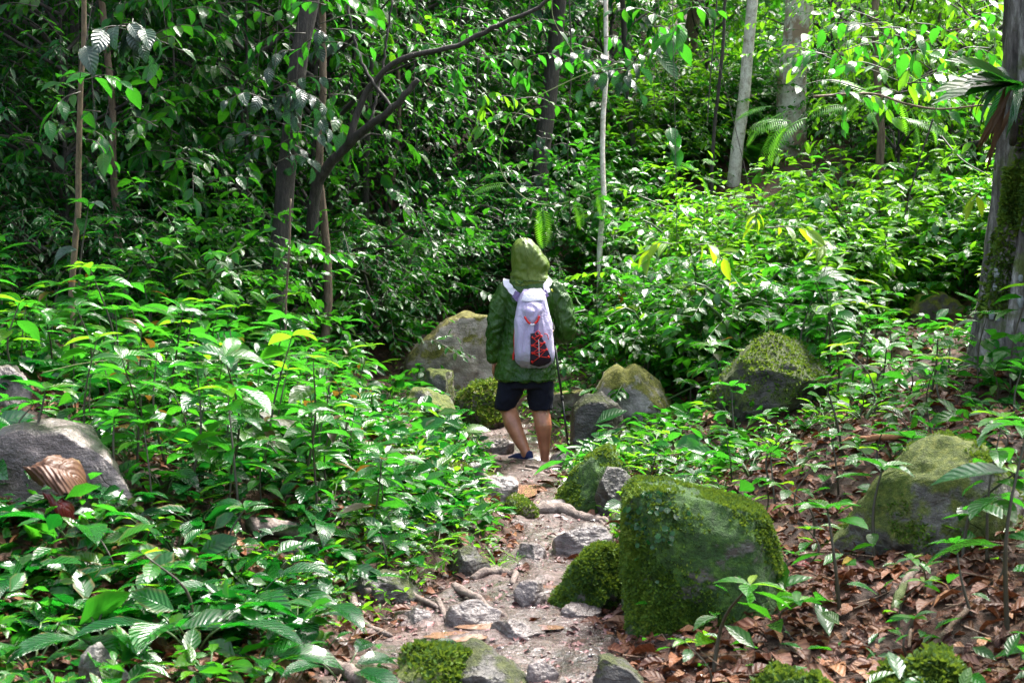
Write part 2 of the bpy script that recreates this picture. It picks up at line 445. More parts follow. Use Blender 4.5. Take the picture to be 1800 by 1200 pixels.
def mud_mat():
    k = NT("wet_mud")
    o = k.obj()
    n = k.noise(2.2, 7, .62, o); n2 = k.noise(26, 6, .7, o); n3 = k.noise(120, 3, .6, o); n4 = k.noise(1.3, 5, .6, o, .8)
    c = k.ramp(k.math('ADD', k.math('MULTIPLY', n, .5), k.math('MULTIPLY', n2, .5)), [(.37, (.012, .006, .0045)), (.49, (.050, .025, .019)), (.63, (.170, .108, .094))])
    c = k.mix(k.math('MULTIPLY', k.smooth(n3, .58, .7), .5), c, (.035, .020, .016))
    wet = k.smooth(n4, .36, .56)
    rg = k.mix(wet, (.6, .6, .6), (.4, .4, .4))
    h = k.math('ADD', k.math('ADD', k.math('MULTIPLY', n2, .8), k.math('MULTIPLY', n3, .5)), k.math('MULTIPLY', k.vor(38, 'F1', o), .7))
    soft = k.bump(k.math('ADD', k.math('MULTIPLY', k.noise(13, 4, .6, o), .8), n), .7, .03)
    return k.done(k.bsdf(Base_Color=c, Roughness=rg, Normal=k.bump(h, .8, .02), Coat_Weight=k.math('MULTIPLY_ADD', wet, .85, .15), Coat_Roughness=.06, Coat_Normal=soft))
M['mud'] = mud_mat()
M['puddle'] = simple("muddy_water", (.20, .115, .070), .04)

# ------------------------------------------------------------------ the setting: ground, path, puddles
def axis(lo, hi, d0, d1, step, ext):
    mid = np.arange(d0, d1 + 1e-6, step)
    a = d0 - np.geomspace(step * 1.5, d0 - lo, ext)[::-1]
    b = d1 + np.geomspace(step * 1.5, hi - d1, ext)
    return np.concatenate([a, mid, b])
gx = axis(-90, 90, -4.6, 4.6, .055, 48)
gy = axis(-60, 110, 4.2, 13.5, .055, 56)
GX, GY = np.meshgrid(gx, gy)
GZ = T(GX, GY) + fbm(GX * 9, GY * 9, 21, 2) * .02
tag(link("ground", grid_mesh("ground", GX, GY, GZ, M['soil'])), kind="structure")

ps = np.arange(3.2, 15.5, .035)[:, None]
pu = np.linspace(-1.35, 1.35, 64)[None]
PY_ = np.repeat(ps, 64, 1)
PXX = path_x(ps) + pu * (path_hw(ps) + .06)
edge = np.abs(pu) + fbm(PXX * 4.2, PY_ * 4.2, 31, 3) * .55
PZ = T(PXX, PY_) + .014 + fbm(PXX * 7, PY_ * 7, 33, 4) * .035 - .11 * sstep(.8, 1.15, edge)
tag(link("path", grid_mesh("path", PXX, PY_, PZ, M['mud'])), kind="structure")

def puddle(px, py, rx, ry, seed):
    p = G(px, py)
    a = np.linspace(0, 2 * np.pi, 28, endpoint=False)
    r = 1 + fbm(np.cos(a) * 1.4 + seed, np.sin(a) * 1.4, seed, 3) * .9
    V = np.vstack([[0, 0, 0], np.stack([np.cos(a) * r * rx, np.sin(a) * r * ry, 0 * a], -1)])
    F = np.stack([np.zeros(28, int), 1 + np.arange(28), 1 + (np.arange(28) + 1) % 28], -1)
    o = link("puddle", np_mesh("puddle", V, F, M['puddle']), None, (p.x, p.y, p.z + .022))
    return tag(o, kind="structure")
puddle(930, 862, .13, .32, 3)
puddle(1085, 938, .07, .2, 5)
puddle(890, 1112, .20, .11, 7)  # water film added here to catch a glare on the near path
puddle(955, 1042, .10, .09, 9)  # another added film for the same glare
puddle(800, 1128, .12, .07, 11)  # third added film, also for the glare

# ------------------------------------------------------------------ leaf templates
def leaf_tpl(L=1.0, Wd=.38, rows=5, cols=3, fold=.16, droop=.25, tip=1.0, wav=0.0, peak=.42, seed=0, curl=0.0):
    """leaf blade along +y, base at the origin, normal +z"""
    t = np.linspace(0, 1, rows + 2)
    w = Wd * .5 * np.sin(np.pi * t ** (math.log(.5) / math.log(peak))) ** .85
    w = w * (1 - .35 * tip * sstep(.72, 1, t))
    w[0] = Wd * .03; w[-1] = Wd * .006
    s = np.linspace(-1, 1, cols)
    X = w[:, None] * s[None]
    Yc = L * (np.sin(droop * 1.6 * t) / max(droop * 1.6, 1e-3) if droop > 1e-3 else t)
    Zc = -L * ((1 - np.cos(droop * 1.6 * t)) / max(droop * 1.6, 1e-3))
    Z = Zc[:, None] + np.abs(X) * fold * 2 - curl * (np.abs(s)[None] ** 2) * Wd * .5
    if wav:
        Z = Z + wav * Wd * np.sin(t[:, None] * 19 + seed + s[None] * 1.2) * np.abs(s)[None]
    Yv = np.repeat(Yc[:, None], cols, 1) + np.abs(X) * .12
    V = np.stack([X, Yv, Z], -1).reshape(-1, 3)
    U = np.stack([np.repeat((s[None] + 1) / 2, rows + 2, 0), np.repeat(t[:, None], cols, 1)], -1).reshape(-1, 2)
    i = np.arange(rows + 1)[:, None] * cols; j = np.arange(cols - 1)[None]
    q = np.stack([i + j, i + j + 1, i + cols + j + 1, i + cols + j], -1).reshape(-1, 4)
    return V, np.vstack([q[:, [0, 1, 2]], q[:, [0, 2, 3]]]), U
LOW = leaf_tpl(1, .40, 2, 3, .18, .22)
LOWN = leaf_tpl(1, .27, 2, 3, .2, .3)
LOWB = leaf_tpl(1, .55, 2, 3, .14, .25)
def frames(d, up):
    d = norm(d); x = norm(np.cross(d, up)); n = np.cross(x, d)
    return np.stack([x, d, n], -1)
def place(tpl, pos, dirs, ups, scale):
    V, F, U = tpl
    Rm = frames(dirs, ups)
    P = np.einsum('nij,vj->nvi', Rm, V) * np.asarray(scale)[:, None, None] + pos[:, None]
    n, v = len(pos), len(V)
    FF = (F[None] + (np.arange(n) * v)[:, None, None]).reshape(-1, 3)
    return P.reshape(-1, 3), FF, np.tile(U, (n, 1))

def sprays(rg, O, D, ln, tpl, leaf, droop=.35, per=9, twig=.004, sag=.25):
    """leafy twigs: O origins, D directions (n,3), ln twig length"""
    n = len(O); acc = Acc()
    L = ln * rg.uniform(.6, 1.25, n)
    D = norm(D)
    side = norm(np.cross(D, [0, 0, 1]) + 1e-6)
    ts = np.linspace(.12, 1, per)
    def pt(t): return O[:, None] + D[:, None] * (L[:, None] * t[None])[..., None] + np.array([0, 0, -1.0]) * (sag * L[:, None] * t[None] ** 2)[..., None]
    P = pt(ts)
    sg = np.where(np.arange(per) % 2 == 0, 1, -1)[None, :, None]
    dirs = side[:, None] * sg * .75 + D[:, None] * .55 + np.array([0, 0, -1.0]) * droop + rg.normal(0, .22, (n, per, 3))
    dirs[:, -1] = D + np.array([0, 0, -1.0]) * droop
    ups = np.array([0, 0, 1.0]) + rg.normal(0, .33, (n, per, 3))
    sz = leaf * rg.uniform(.6, 1.2, (n, per)) * (1 - .25 * (ts[None] > .9))
    acc.add(*place(tpl, P.reshape(-1, 3), dirs.reshape(-1, 3), ups.reshape(-1, 3), sz.ravel()))
    tt = np.array([0, .5, 1.0]); C = pt(tt)
    a = np.array([0, 2.09, 4.19])
    ring = side[:, None, None] * np.cos(a)[None, None, :, None] + np.array([0, 0, 1.0]) * np.sin(a)[None, None, :, None]
    Vt = C[:, :, None] + ring * (twig * np.array([1, .7, .3]))[None, :, None, None]
    base = []
    for r_ in (0, 1):
        for j in range(3):
            a0, a1 = r_ * 3 + j, r_ * 3 + (j + 1) % 3
            base += [[a0, a1, a1 + 3], [a0, a1 + 3, a0 + 3]]
    base = np.array(base)
    FF = (base[None] + (np.arange(n) * 9)[:, None, None]).reshape(-1, 3)
    acc2 = Acc().add(Vt.reshape(-1, 3), FF)
    return acc, acc2

# ------------------------------------------------------------------ landmarks for labels
LANDMARKS = []      # (phrase, x, y, z)
def landmark(phrase, p): LANDMARKS.append((phrase, p[0], p[1], p[2]))
ORD = ["", "second", "third", "fourth", "fifth", "sixth", "seventh", "eighth", "ninth", "tenth", "eleventh", "twelfth", "thirteenth", "fourteenth", "fifteenth", "sixteenth", "seventeenth", "eighteenth", "nineteenth", "twentieth"]
def relation(p):
    best, bs = None, 1e9
    qx, qy = PX(p)
    for ph, x, y, z in LANDMARKS:
        lx, ly = PX((x, y, z))
        d = math.hypot(p[0] - x, (p[1] - y) * .8) + abs(lx - qx) * .0015
        if d < bs: bs, best = d, (ph, lx, ly, y)
    ph, lx, ly, y = best
    dx = qx - lx
    dyw = p[1] - y
    if abs(dx) * p[1] / FPX > abs(dyw) * .8: rel = "left of" if dx < 0 else "right of"
    else: rel = "in front of" if dyw < 0 else "behind"
    far = "" if bs > .9 else "just "
    return f"{far}{rel} the {ph}"
def label_all(items):
    """items: list of (object, description singular). Gives each a label that says where it stands; alike ones are ranked left to right."""
    by = {}
    for o, desc in items:
        by.setdefault((desc, relation(o.location)), []).append(o)
    for (desc, rel), os_ in by.items():
        os_.sort(key=lambda o: PX(o.location)[0])
        if len(os_) == 1:
            os_[0]["label"] = f"{desc} {rel}"
        elif len(os_) <= 20:
            for i, o in enumerate(os_):
                w = "leftmost" if i == 0 else ("rightmost" if i == len(os_) - 1 else ORD[i] + " from left")
                o["label"] = f"{w} {desc} {rel}"
        else:
            for o in os_: o["label"] = f"{desc} {rel}"

# areas of the picture that things in front must leave open: (x0, y0, x1, y1, depth)
KEEP = [(856, 410, 1016, 830, 11.0), (615, 1050, 1010, 1200, 6.1), (690, 545, 880, 650, 13.8), (1266, 120, 1332, 292, 17.8), (1364, 100, 1418, 285, 18.8)]
BLOCK = []          # ground discs taken by rocks and trunks: x, y, r
def blocked(x, y, r=0):
    return any((x - a) ** 2 + (y - b) ** 2 < (c + r) ** 2 for a, b, c in BLOCK)
def hides(p, w, h):
    x0, yb = PX(p); yt = PX((p[0], p[1], p[2] + h))[1]
    hw = w * FPX / p[1]
    for a, b, c, d, dep in KEEP:
        if p[1] < dep + .1 and x0 + hw > a and x0 - hw < c and yt < d and yb > b: return True
    return False

# ------------------------------------------------------------------ rocks
def ico(sub):
    bm = bmesh.new(); bmesh.ops.create_icosphere(bm, subdivisions=sub, radius=1)
    V = np.array([v.co[:] for v in bm.verts]); F = np.array([[v.index for v in f.verts] for f in bm.faces])
    bm.free(); return V, F
ICO = {k: ico(k) for k in (3, 4, 5, 6)}
def vfbm3(V, sc, seed, o=4, H=.6):
    off = Vector((seed * 7.13, seed * 3.7, seed * 1.9))
    return np.array([mnoise.fractal(Vector(v) * sc + off, H, 2.1, o) for v in V])
def moss_tufts(parent, V, F, n, seed, bias, size=.018, name="moss"):
    rg = np.random.default_rng(seed)
    a, b, c = V[F[:, 0]], V[F[:, 1]], V[F[:, 2]]
    cr = np.cross(b - a, c - a); ar = np.linalg.norm(cr, axis=1); nn = norm(cr); ce = (a + b + c) / 3
    m = np.clip(nn[:, 2] * .5 + bias + fbm(ce[:, 0] * 4 + ce[:, 2] * 3.1, ce[:, 1] * 4 - ce[:, 2] * 2.3, seed, 4) * 1.5, 0, 1)
    p = ar * m
    if p.sum() <= 0: return
    i = rg.choice(len(F), n, p=p / p.sum())
    r1, r2 = np.sqrt(rg.random(n))[:, None], rg.random(n)[:, None]
    pos = a[i] * (1 - r1) + b[i] * r1 * (1 - r2) + c[i] * r1 * r2
    d = norm(nn[i] + rg.normal(0, .55, (n, 3)) + np.array([0, 0, -.15]))
    s = norm(np.cross(d, rg.normal(0, 1, (n, 3))))
    L = (size * rg.uniform(.5, 1.4, n))[:, None]
    pos = pos - nn[i] * .003
    Vt = np.stack([pos - s * L * .28, pos + s * L * .28, pos + d * L * .75 + s * L * .25, pos + d * L - s * L * .12], 1).reshape(-1, 3)
    k = np.arange(n)[:, None] * 4
    FF = np.concatenate([k + [[0, 1, 2]], k + [[0, 2, 3]]])
    o = link(name, np_mesh(name, Vt, FF, M['moss'], None, False), parent)
    o["kind"] = "stuff"
    return o
def rock(name, box, prof=None, depth=.8, mat='rock_grey', label="", cat="boulder", lm=None, seed=1, boxy=4.5, cuts=12, rough=.055, sub=5, moss=0, mbias=.1, msize=.018, d=None, keep=True, sink=.12, facets=()):
    px0, py0, px1, py1 = box
    rg = np.random.default_rng(seed * 101 + 5)
    cxp = (px0 + px1) / 2
    yf = d if d else G(cxp, py1).y
    wd = (px1 - px0) * yf / FPX
    dep = wd * depth
    yc = yf + dep * .42
    hw = (px1 - px0) * .5 * yc / FPX
    V, F = ICO[sub]; V = V.copy()
    V = V / (np.abs(V) ** boxy).sum(1, keepdims=True) ** (1 / boxy)
    for _ in range(cuts):
        n = norm(rg.normal(0, 1, 3) * np.array([1, 1, .8])); h = rg.uniform(.66, .94)
        dd = np.maximum(0, V @ n - h); V = V - dd[:, None] * n
    for n, h in facets:
        n = norm(np.array(n, float)); dd = np.maximum(0, V @ n - h); V = V - dd[:, None] * n
    V = (V - (V.max(0) + V.min(0)) / 2) / ((V.max(0) - V.min(0)) / 2)
    cx = (cxp - 900) * yc / FPX
    X, Y = cx + V[:, 0] * hw, yc + V[:, 1] * dep * .5
    zt = lambda py: W(900, py, yc - dep * .08).z
    zb = float(min(T(cx, yf), T(cx - hw * .6, yc), T(cx + hw * .6, yc))) - sink
    if prof:
        pr = np.array(prof, float)
        top = np.interp(cxp + V[:, 0] * (px1 - px0) / 2, pr[:, 0], [zt(p) for p in pr[:, 1]])
        k = np.ones(5) / 5
    else:
        top = np.full(len(V), zt(py0))
    Z = zb + (V[:, 2] + 1) / 2 * (top - zb)
    P = np.stack([X, Y, Z], -1)
    sz = hw
    nrm = norm(V)
    Pn = P / sz
    dis = vfbm3(Pn, 1.3, seed, 3) * rough * 1.4 + vfbm3(Pn, 4.5, seed + 3, 5) * rough * .8 - np.abs(vfbm3(Pn * np.array([1, 1, 2.2]), 2.6, seed + 8, 3)) * rough * .9
    P = P + nrm * (dis * sz)[:, None]
    base = np.array([cx, yc, zb])
    P = P - base
    o = link(name, None, None, tuple(base)) if moss else link(name, np_mesh(name, P, F, M[mat]), None, tuple(base))
    tag(o, label, cat)
    if moss:
        link("stone", np_mesh("stone", P, F, M[mat]), o)
        moss_tufts(o, P, F, moss, seed, mbias, msize)
    if lm: landmark(lm, (cx, yc, (zb + zt(py0)) / 2))
    BLOCK.append((cx, yc, max(hw, dep * .5) * .8))
    if keep:
        mx, my = (px1 - px0) * .08, (py1 - py0) * .12
        KEEP.append((px0 + mx, py0 + my, px1 - mx, py1 - my * 2.2, yf))
    return o

rock("boulder", (712, 553, 880, 655), [(712, 622), (735, 606), (780, 562), (812, 552), (880, 556)], .7, 'rock_face', "big leaning boulder with yellow moss and a flat grey face behind the hiker", lm="leaning grey faced boulder", seed=2, boxy=6, cuts=1, sub=5, d=13.7)
rock("boulder", (733, 650, 800, 695), None, .9, 'rock_half', "small round boulder below the big leaning boulder", lm="small round boulder", seed=3, d=13.0)
rock("boulder", (795, 668, 905, 775), [(795, 700), (830, 676), (870, 668), (905, 690)], .9, 'rock_yellow', "low boulder wholly covered in yellow moss beside the hiker's left leg", lm="yellow mossy boulder", seed=4, moss=3500, mbias=.45, msize=.03, d=12.6)
rock("boulder", (690, 682, 812, 760), [(690, 690), (740, 683), (790, 700), (812, 735)], .8, 'rock_half', "long low greyish mossy boulder beside the yellow mossy one", lm="long low mossy boulder", seed=5, d=11.8)
rock("boulder", (1042, 634, 1212, 770), [(1046, 668), (1062, 645), (1085, 636), (1100, 648), (1115, 636), (1150, 660), (1206, 700)], .85, 'rock_pale', "broad pale boulder with yellow moss and a notched top resting on a dark block", lm="notched pale boulder", seed=6, boxy=3, cuts=8, sub=5, rough=.04, d=11.3)
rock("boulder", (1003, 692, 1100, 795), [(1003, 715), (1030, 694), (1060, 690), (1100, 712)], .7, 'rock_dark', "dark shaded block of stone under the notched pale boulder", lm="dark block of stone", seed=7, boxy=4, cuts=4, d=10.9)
rock("boulder", (968, 684, 1052, 735), None, .8, 'rock_face', "flat pale stone behind the trekking pole", lm="flat pale stone", seed=8, d=12.4)
rock("boulder", (1250, 588, 1470, 728), [(1250, 700), (1268, 650), (1295, 606), (1330, 588), (1400, 592), (1470, 604)], .8, 'rock_rib', "large dark slanting boulder with mossy ribs under the saplings", lm="large slanting boulder", seed=9, boxy=4, cuts=9, sub=5, rough=.06, moss=3000, mbias=-.05, msize=.022)
rock("boulder", (1462, 758, 1830, 975), [(1462, 930), (1500, 860), (1560, 800), (1620, 764), (1680, 762), (1740, 785), (1830, 800)], .7, 'rock_half', "wide grey boulder with a mossy near edge on the leafy slope", lm="wide grey boulder", seed=10, boxy=4, cuts=9, sub=5, rough=.045, moss=5000, mbias=-.12)
rock("boulder", (962, 776, 1115, 905), [(962, 880), (1000, 835), (1040, 796), (1075, 778), (1115, 780)], 1.3, 'rock_moss', "mossy boulder sloping down to the path by the trekking pole", lm="sloping mossy boulder", seed=11, boxy=3.5, sub=5, rough=.06, moss=5500, mbias=.12)
rock("stone", (1045, 821, 1114, 900), None, .8, 'rock_dark', "small dark upright stone between the two mossy boulders", "stone", lm="small dark upright stone", seed=12, boxy=3)
rock("boulder", (1100, 848, 1372, 1100), [(1100, 872), (1125, 852), (1180, 856), (1250, 876), (1310, 885), (1345, 900), (1372, 960)], .85, 'rock_moss', "biggest square boulder thick with dark green moss beside the path", lm="biggest square mossy boulder", seed=13, boxy=14, cuts=0, sub=6, rough=.035, moss=30000, mbias=.20, facets=[((.80, -.58, .12), 1.08), ((-.10, -.72, .68), 1.16), ((-.8, -.55, .1), 1.14), ((.1, .5, .85), 1.15)], msize=.017)
rock("boulder", (962, 952, 1112, 1078), [(962, 1050), (1000, 990), (1045, 958), (1080, 952), (1112, 962)], .9, 'rock_moss', "rounded mossy boulder leaning against the biggest square one", lm="rounded mossy boulder", seed=14, boxy=3, sub=5, rough=.07, moss=11000, mbias=.16, msize=.018)
rock("boulder", (-60, 735, 258, 905), [(-60, 760), (60, 738), (130, 752), (190, 790), (230, 840), (258, 880)], .7, 'rock_bare', "cracked lilac grey boulder carrying a big curled brown leaf", lm="cracked lilac boulder", seed=15, boxy=3.4, cuts=6, sub=5, rough=.03)
rock("boulder", (-40, 640, 66, 712), [(-40, 642), (20, 644), (66, 690)], .8, 'rock_bare', "pale boulder cut by the frame's edge among the saplings", lm="pale edge boulder", seed=16)
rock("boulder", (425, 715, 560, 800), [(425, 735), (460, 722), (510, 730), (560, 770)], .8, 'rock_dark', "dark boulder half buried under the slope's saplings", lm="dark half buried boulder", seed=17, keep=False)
rock("boulder", (1580, 508, 1695, 605), [(1580, 560), (1610, 520), (1650, 509), (1695, 540)], .8, 'rock_yellow', "pale yellowish boulder high on the slope by the big trunk", lm="pale slope boulder", seed=18, d=12.6)
# stones in and along the path
def stone(box, mat, label, seed, **kw):
    return rock("stone", box, kw.pop("prof", None), kw.pop("depth", .8), mat, label, "stone", seed=seed, keep=kw.pop("keep", True), **kw)
stone((690, 1150, 835, 1225), 'rock_half', "round stone fringed with pale moss at the bottom of the path", 21, moss=2600, mbias=-.05, msize=.024, depth=1.1, lm="moss fringed stone")
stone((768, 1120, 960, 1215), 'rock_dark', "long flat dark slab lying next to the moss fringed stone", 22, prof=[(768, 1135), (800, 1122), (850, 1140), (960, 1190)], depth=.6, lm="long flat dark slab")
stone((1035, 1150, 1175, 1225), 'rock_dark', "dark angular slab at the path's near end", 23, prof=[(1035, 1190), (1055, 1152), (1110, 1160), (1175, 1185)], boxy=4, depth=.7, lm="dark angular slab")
stone((924, 1160, 985, 1205), 'rock_bare', "small angular stone between the two dark slabs", 24, lm="small angular stone")
stone((903, 1020, 965, 1068), 'rock_bare', "small wedge shaped stone standing in the middle of the path", 25, boxy=4, lm="wedge shaped stone")
stone((785, 945, 862, 1018), 'rock_dark', "dark stone with a pointed end at the path's left edge", 26, prof=[(785, 950), (830, 962), (862, 990)], boxy=3.5, lm="dark pointed stone")
stone((972, 925, 1082, 985), 'rock_bare', "flat pale stone set in the mud beside the rounded mossy boulder", 27, boxy=3.5, cuts=8, lm="flat mud stone")
stone((780, 1052, 880, 1108), 'rock_bare', "half sunk pale stone among the path roots", 28, boxy=3.5, lm="half sunk pale stone")
stone((700, 1068, 770, 1102), 'rock_bare', "thin pale slab leaning among the path roots", 29, boxy=3.5)
stone((130, 1125, 225, 1215), 'rock_grey', "plain grey stone among the big glossy leaves", 30, prof=[(130, 1140), (165, 1127), (225, 1190)], lm="plain grey stone")
stone((795, 812, 852, 848), 'rock_grey', "little grey stone above the mossy root", 31, lm="little grey stone")
stone((815, 838, 912, 880), 'rock_bare', "pale wet slab between the mossy root and the puddle", 32, boxy=3.4, lm="pale wet slab")
stone((968, 795, 1026, 836), 'rock_bare', "pale split stone where the trekking pole touches down", 33, boxy=3, d=10.75, lm="pale split stone")
stone((930, 765, 966, 812), 'rock_bare', "upright pale stone on the path behind the hiker's legs", 34, d=12.2, keep=False)
stone((470, 958, 560, 985), 'rock_grey', "flat grey stone in the leaf litter near a log", 35, keep=False)
stone((600, 1000, 742, 1058), 'rock_dark', "long earthy ledge at the path's edge", 36, prof=[(600, 1012), (650, 1003), (700, 1012), (742, 1045)], boxy=2.6, lm="earthy ledge")
stone((845, 770, 905, 800), 'rock_bare', "low wet stone on the path left of the hiker's shoe", 37, keep=False)
stone((1535, 1150, 1715, 1235), 'rock_moss', "hump of bright moss at the near edge of the slope", 38, prof=[(1535, 1200), (1580, 1178), (1640, 1160), (1690, 1172), (1715, 1195)], depth=.9, moss=8000, mbias=.2, msize=.028, boxy=3.4, lm="bright moss hump", sub=5, rough=.16)
stone((1310, 1172, 1480, 1240), 'rock_moss', "low mossy stone among small seedlings at the near edge of the slope", 39, prof=[(1310, 1210), (1370, 1188), (1440, 1186), (1480, 1212)], depth=.9, moss=4000, mbias=.1, msize=.028, boxy=3.4, lm="low near mossy stone", sub=5, rough=.16)
stone((905, 955, 965, 990), 'rock_bare', "flat wet slab in the path beside the flat mud stone", 41, boxy=4, depth=1.0, lm="flat wet slab", sink=.06)
stone((860, 1088, 960, 1128), 'rock_bare', "broad wet slab bedded in the middle of the path", 42, boxy=4, depth=.9, sink=.05, lm="broad wet slab")
stone((985, 1060, 1060, 1092), 'rock_bare', "pale slab bedded at the foot of the rounded mossy boulder", 43, boxy=4, depth=.8, sink=.05)
stone((945, 880, 1010, 905), 'rock_bare', "low slab under the stout bare root", 44, boxy=4, depth=.8, sink=.05)

# ------------------------------------------------------------------ roots, logs, sticks
def root(name, pts, r0, r1, mat, label, cat="root", lift=.02, seg=9, moss=0, wob=.18, seed=1, air=None):
    P = []
    for q in pts:
        g = W(q[0], q[1], q[2]) if len(q) == 3 else G(*q) + Vector((0, 0, lift))
        P.append(g)
    c = catmull(P, max(14, len(P) * 7))
    c[:, 2] += fbm(np.linspace(0, 5, len(c)), np.zeros(len(c)) + seed, seed, 2) * r0 * 1.2
    rad = np.linspace(r0, r1, len(c)); rad[-1] *= .4
    V, F, U = tube(c, rad, seg, True, wob, seed)
    base = c[len(c) // 2]
    o = link(name, None if moss else np_mesh(name, V - base, F, M[mat], U), None, tuple(base))
    if moss:
        link("bark", np_mesh("bark", V - base, F, M[mat], U), o)
        moss_tufts(o, V - base, F, moss, seed, .3, .016)
    return tag(o, label, cat)
root("root", [(770, 838), (800, 846), (840, 852), (875, 868), (905, 895), (935, 915)], .045, .06, 'mossroot', "thick mossy root arching along the path's left edge", moss=4500, seed=2, lift=.05)
landmark("arching mossy root", G(850, 862))
root("root", [(835, 812), (880, 822), (930, 832), (985, 840)], .024, .016, 'root', "pale root crossing the path in front of the hiker", seed=3, lift=.015)
root("root", [(925, 826), (955, 829), (990, 828)], .014, .010, 'root', "short forked root by the hiker's right foot", seed=4, lift=.03)
root("root", [(935, 905), (985, 908), (1040, 918), (1070, 925)], .045, .03, 'root', "stout bare root stepping across the path above the flat stone", seed=5, lift=.03)
root("root", [(1050, 915), (1060, 928), (1078, 942)], .02, .012, 'root', "short root bending towards the small puddle", seed=6, lift=.02)
root("root", [(830, 1022), (870, 1012), (905, 1015), (900, 1038)], .022, .014, 'root', "thin root hooked round the wedge shaped stone", seed=7, lift=.02)
root("root", [(800, 1040), (830, 1060), (865, 1085), (890, 1095)], .022, .016, 'root', "straight pale root running down the path", seed=8, lift=.03)
root("root", [(640, 1052), (690, 1046), (720, 1052), (770, 1085)], .02, .012, 'root', "bent root under the earthy ledge", seed=9, lift=.03)
root("root", [(770, 1062), (785, 1095), (810, 1110)], .014, .010, 'root', "short root beside the half sunk pale stone", seed=10)
root("root", [(620, 1058), (625, 1085), (645, 1112), (690, 1130)], .02, .012, 'root', "thin root dropping from the earthy ledge", seed=11)
root("root", [(520, 1140), (560, 1165), (600, 1190), (640, 1215)], .03, .03, 'root', "weathered root sloping down beside the glossy leaves", seed=12, lift=.03)
root("log", [(440, 945), (490, 950), (550, 962), (585, 975)], .045, .035, 'root', "weathered log lying in the leaf litter", "log", seed=13, lift=.04)
root("stick", [(1482, 785), (1530, 782), (1600, 775)], .022, .018, 'twig_red', "orange brown stick lying above the wide grey boulder", "stick", seed=14, lift=.03)
root("stick", [(1640, 1145), (1665, 1120), (1702, 1088)], .012, .012, 'twig', "straight broken stick stuck in the dark litter", "stick", seed=15, lift=.03)
root("stick", [(1535, 958), (1560, 955), (1580, 975), (1600, 978)], .006, .004, 'root', "thin forked pale twig under the wide grey boulder", "stick", seed=16, lift=.04)
root("stick", [(1572, 1085), (1590, 1040), (1615, 1000)], .02, .016, 'mossroot', "rotten mossy stick standing in the litter", "stick", seed=17, lift=.03)
root("stick", [(1365, 1030), (1367, 1075)], .008, .006, 'twig', "short stick beside the biggest square boulder", "stick", seed=18, lift=.03)
root("stick", [(1600, 1120), (1598, 1150)], .008, .008, 'twig', "stub of stick standing in dark litter", "stick", seed=19, lift=.03)
root("stick", [(530, 795), (560, 808), (600, 818)], .016, .014, 'twig_red', "orange stick among herbs behind the glossy leaves", "stick", seed=20, lift=.04)
root("stick", [(1325, 1085), (1360, 1075), (1372, 1060)], .010, .006, 'twig', "curved stick at the foot of the biggest square boulder", "stick", seed=21, lift=.02)


# ------------------------------------------------------------------ the hiker
from mathutils.bvhtree import BVHTree
PO = Vector((.13, 11.0, W(930, 815, 11.0).z))
def evaluated(me, mods):
    o = bpy.data.objects.new("tmp", me); COL.objects.link(o)
    for ty, kw in mods:
        m = o.modifiers.new("m", ty)
        for k, v in kw.items(): setattr(m, k, v)
    dg = bpy.context.evaluated_depsgraph_get()
    r = bpy.data.meshes.new_from_object(o.evaluated_get(dg))
    bpy.data.objects.remove(o); bpy.data.meshes.remove(me)
    return r
def capsule(P, rad, seg=14, n=None, sq=None):
    """rounded tapered tube through points; sq = (ax, scale) flattening along a world axis"""
    P = np.asarray(P, float)
    n = n or max(8, 5 * len(P))
    c = catmull(P, n); r = np.interp(np.linspace(0, 1, n), np.linspace(0, 1, len(rad)), rad)
    t0, t1 = norm(c[0] - c[1]), norm(c[-1] - c[-2])
    a = np.linspace(0, np.pi / 2, 5)[1:]
    h = np.array([c[0] + t0 * r[0] * math.sin(x) for x in a[::-1]]); hr = np.array([max(r[0] * math.cos(x), 1e-4) for x in a[::-1]])
    e = np.array([c[-1] + t1 * r[-1] * math.sin(x) for x in a]); er = np.array([max(r[-1] * math.cos(x), 1e-4) for x in a])
    C = np.vstack([h, c, e]); RR = np.concatenate([hr, r, er])
    return tube(C, RR, seg)
def ringloft(rings, seg=40, ex=2.3, cap=True):
    """rings: (z, cx, rx, ry, cy)"""
    rg_ = np.array(rings, float)
    zz = np.linspace(0, len(rg_) - 1, (len(rg_) - 1) * 6 + 1)
    R_ = catmull(rg_, len(zz)) if len(rg_) > 2 else rg_
    a = np.linspace(0, 2 * np.pi, seg, endpoint=False)
    ca, sa = np.cos(a), np.sin(a)
    s = (np.abs(ca) ** ex + np.abs(sa) ** ex) ** (-1 / ex)
    X = R_[:, 1:2] + R_[:, 2:3] * (ca * s)[None]; Y = R_[:, 4:5] + R_[:, 3:4] * (sa * s)[None]; Z = np.repeat(R_[:, 0:1], seg, 1)
    V = np.stack([X, Y, Z], -1).reshape(-1, 3); n = len(R_)
    i = np.arange(n - 1)[:, None] * seg; j = np.arange(seg)[None]; j2 = (j + 1) % seg
    q = np.stack([i + j, i + j2, i + seg + j2, i + seg + j], -1).reshape(-1, 4)
    F = np.vstack([q[:, [0, 1, 2]], q[:, [0, 2, 3]]])
    if cap:
        V = np.vstack([V, V[:seg].mean(0), V[(n - 1) * seg:n * seg].mean(0)]); b = len(V) - 2
        jj = np.arange(seg); jn = (jj + 1) % seg
        F = np.vstack([F, np.stack([jj * 0 + b, jn, jj], -1), np.stack([jj * 0 + b + 1, (n - 1) * seg + jj, (n - 1) * seg + jn], -1)])
    return V, F
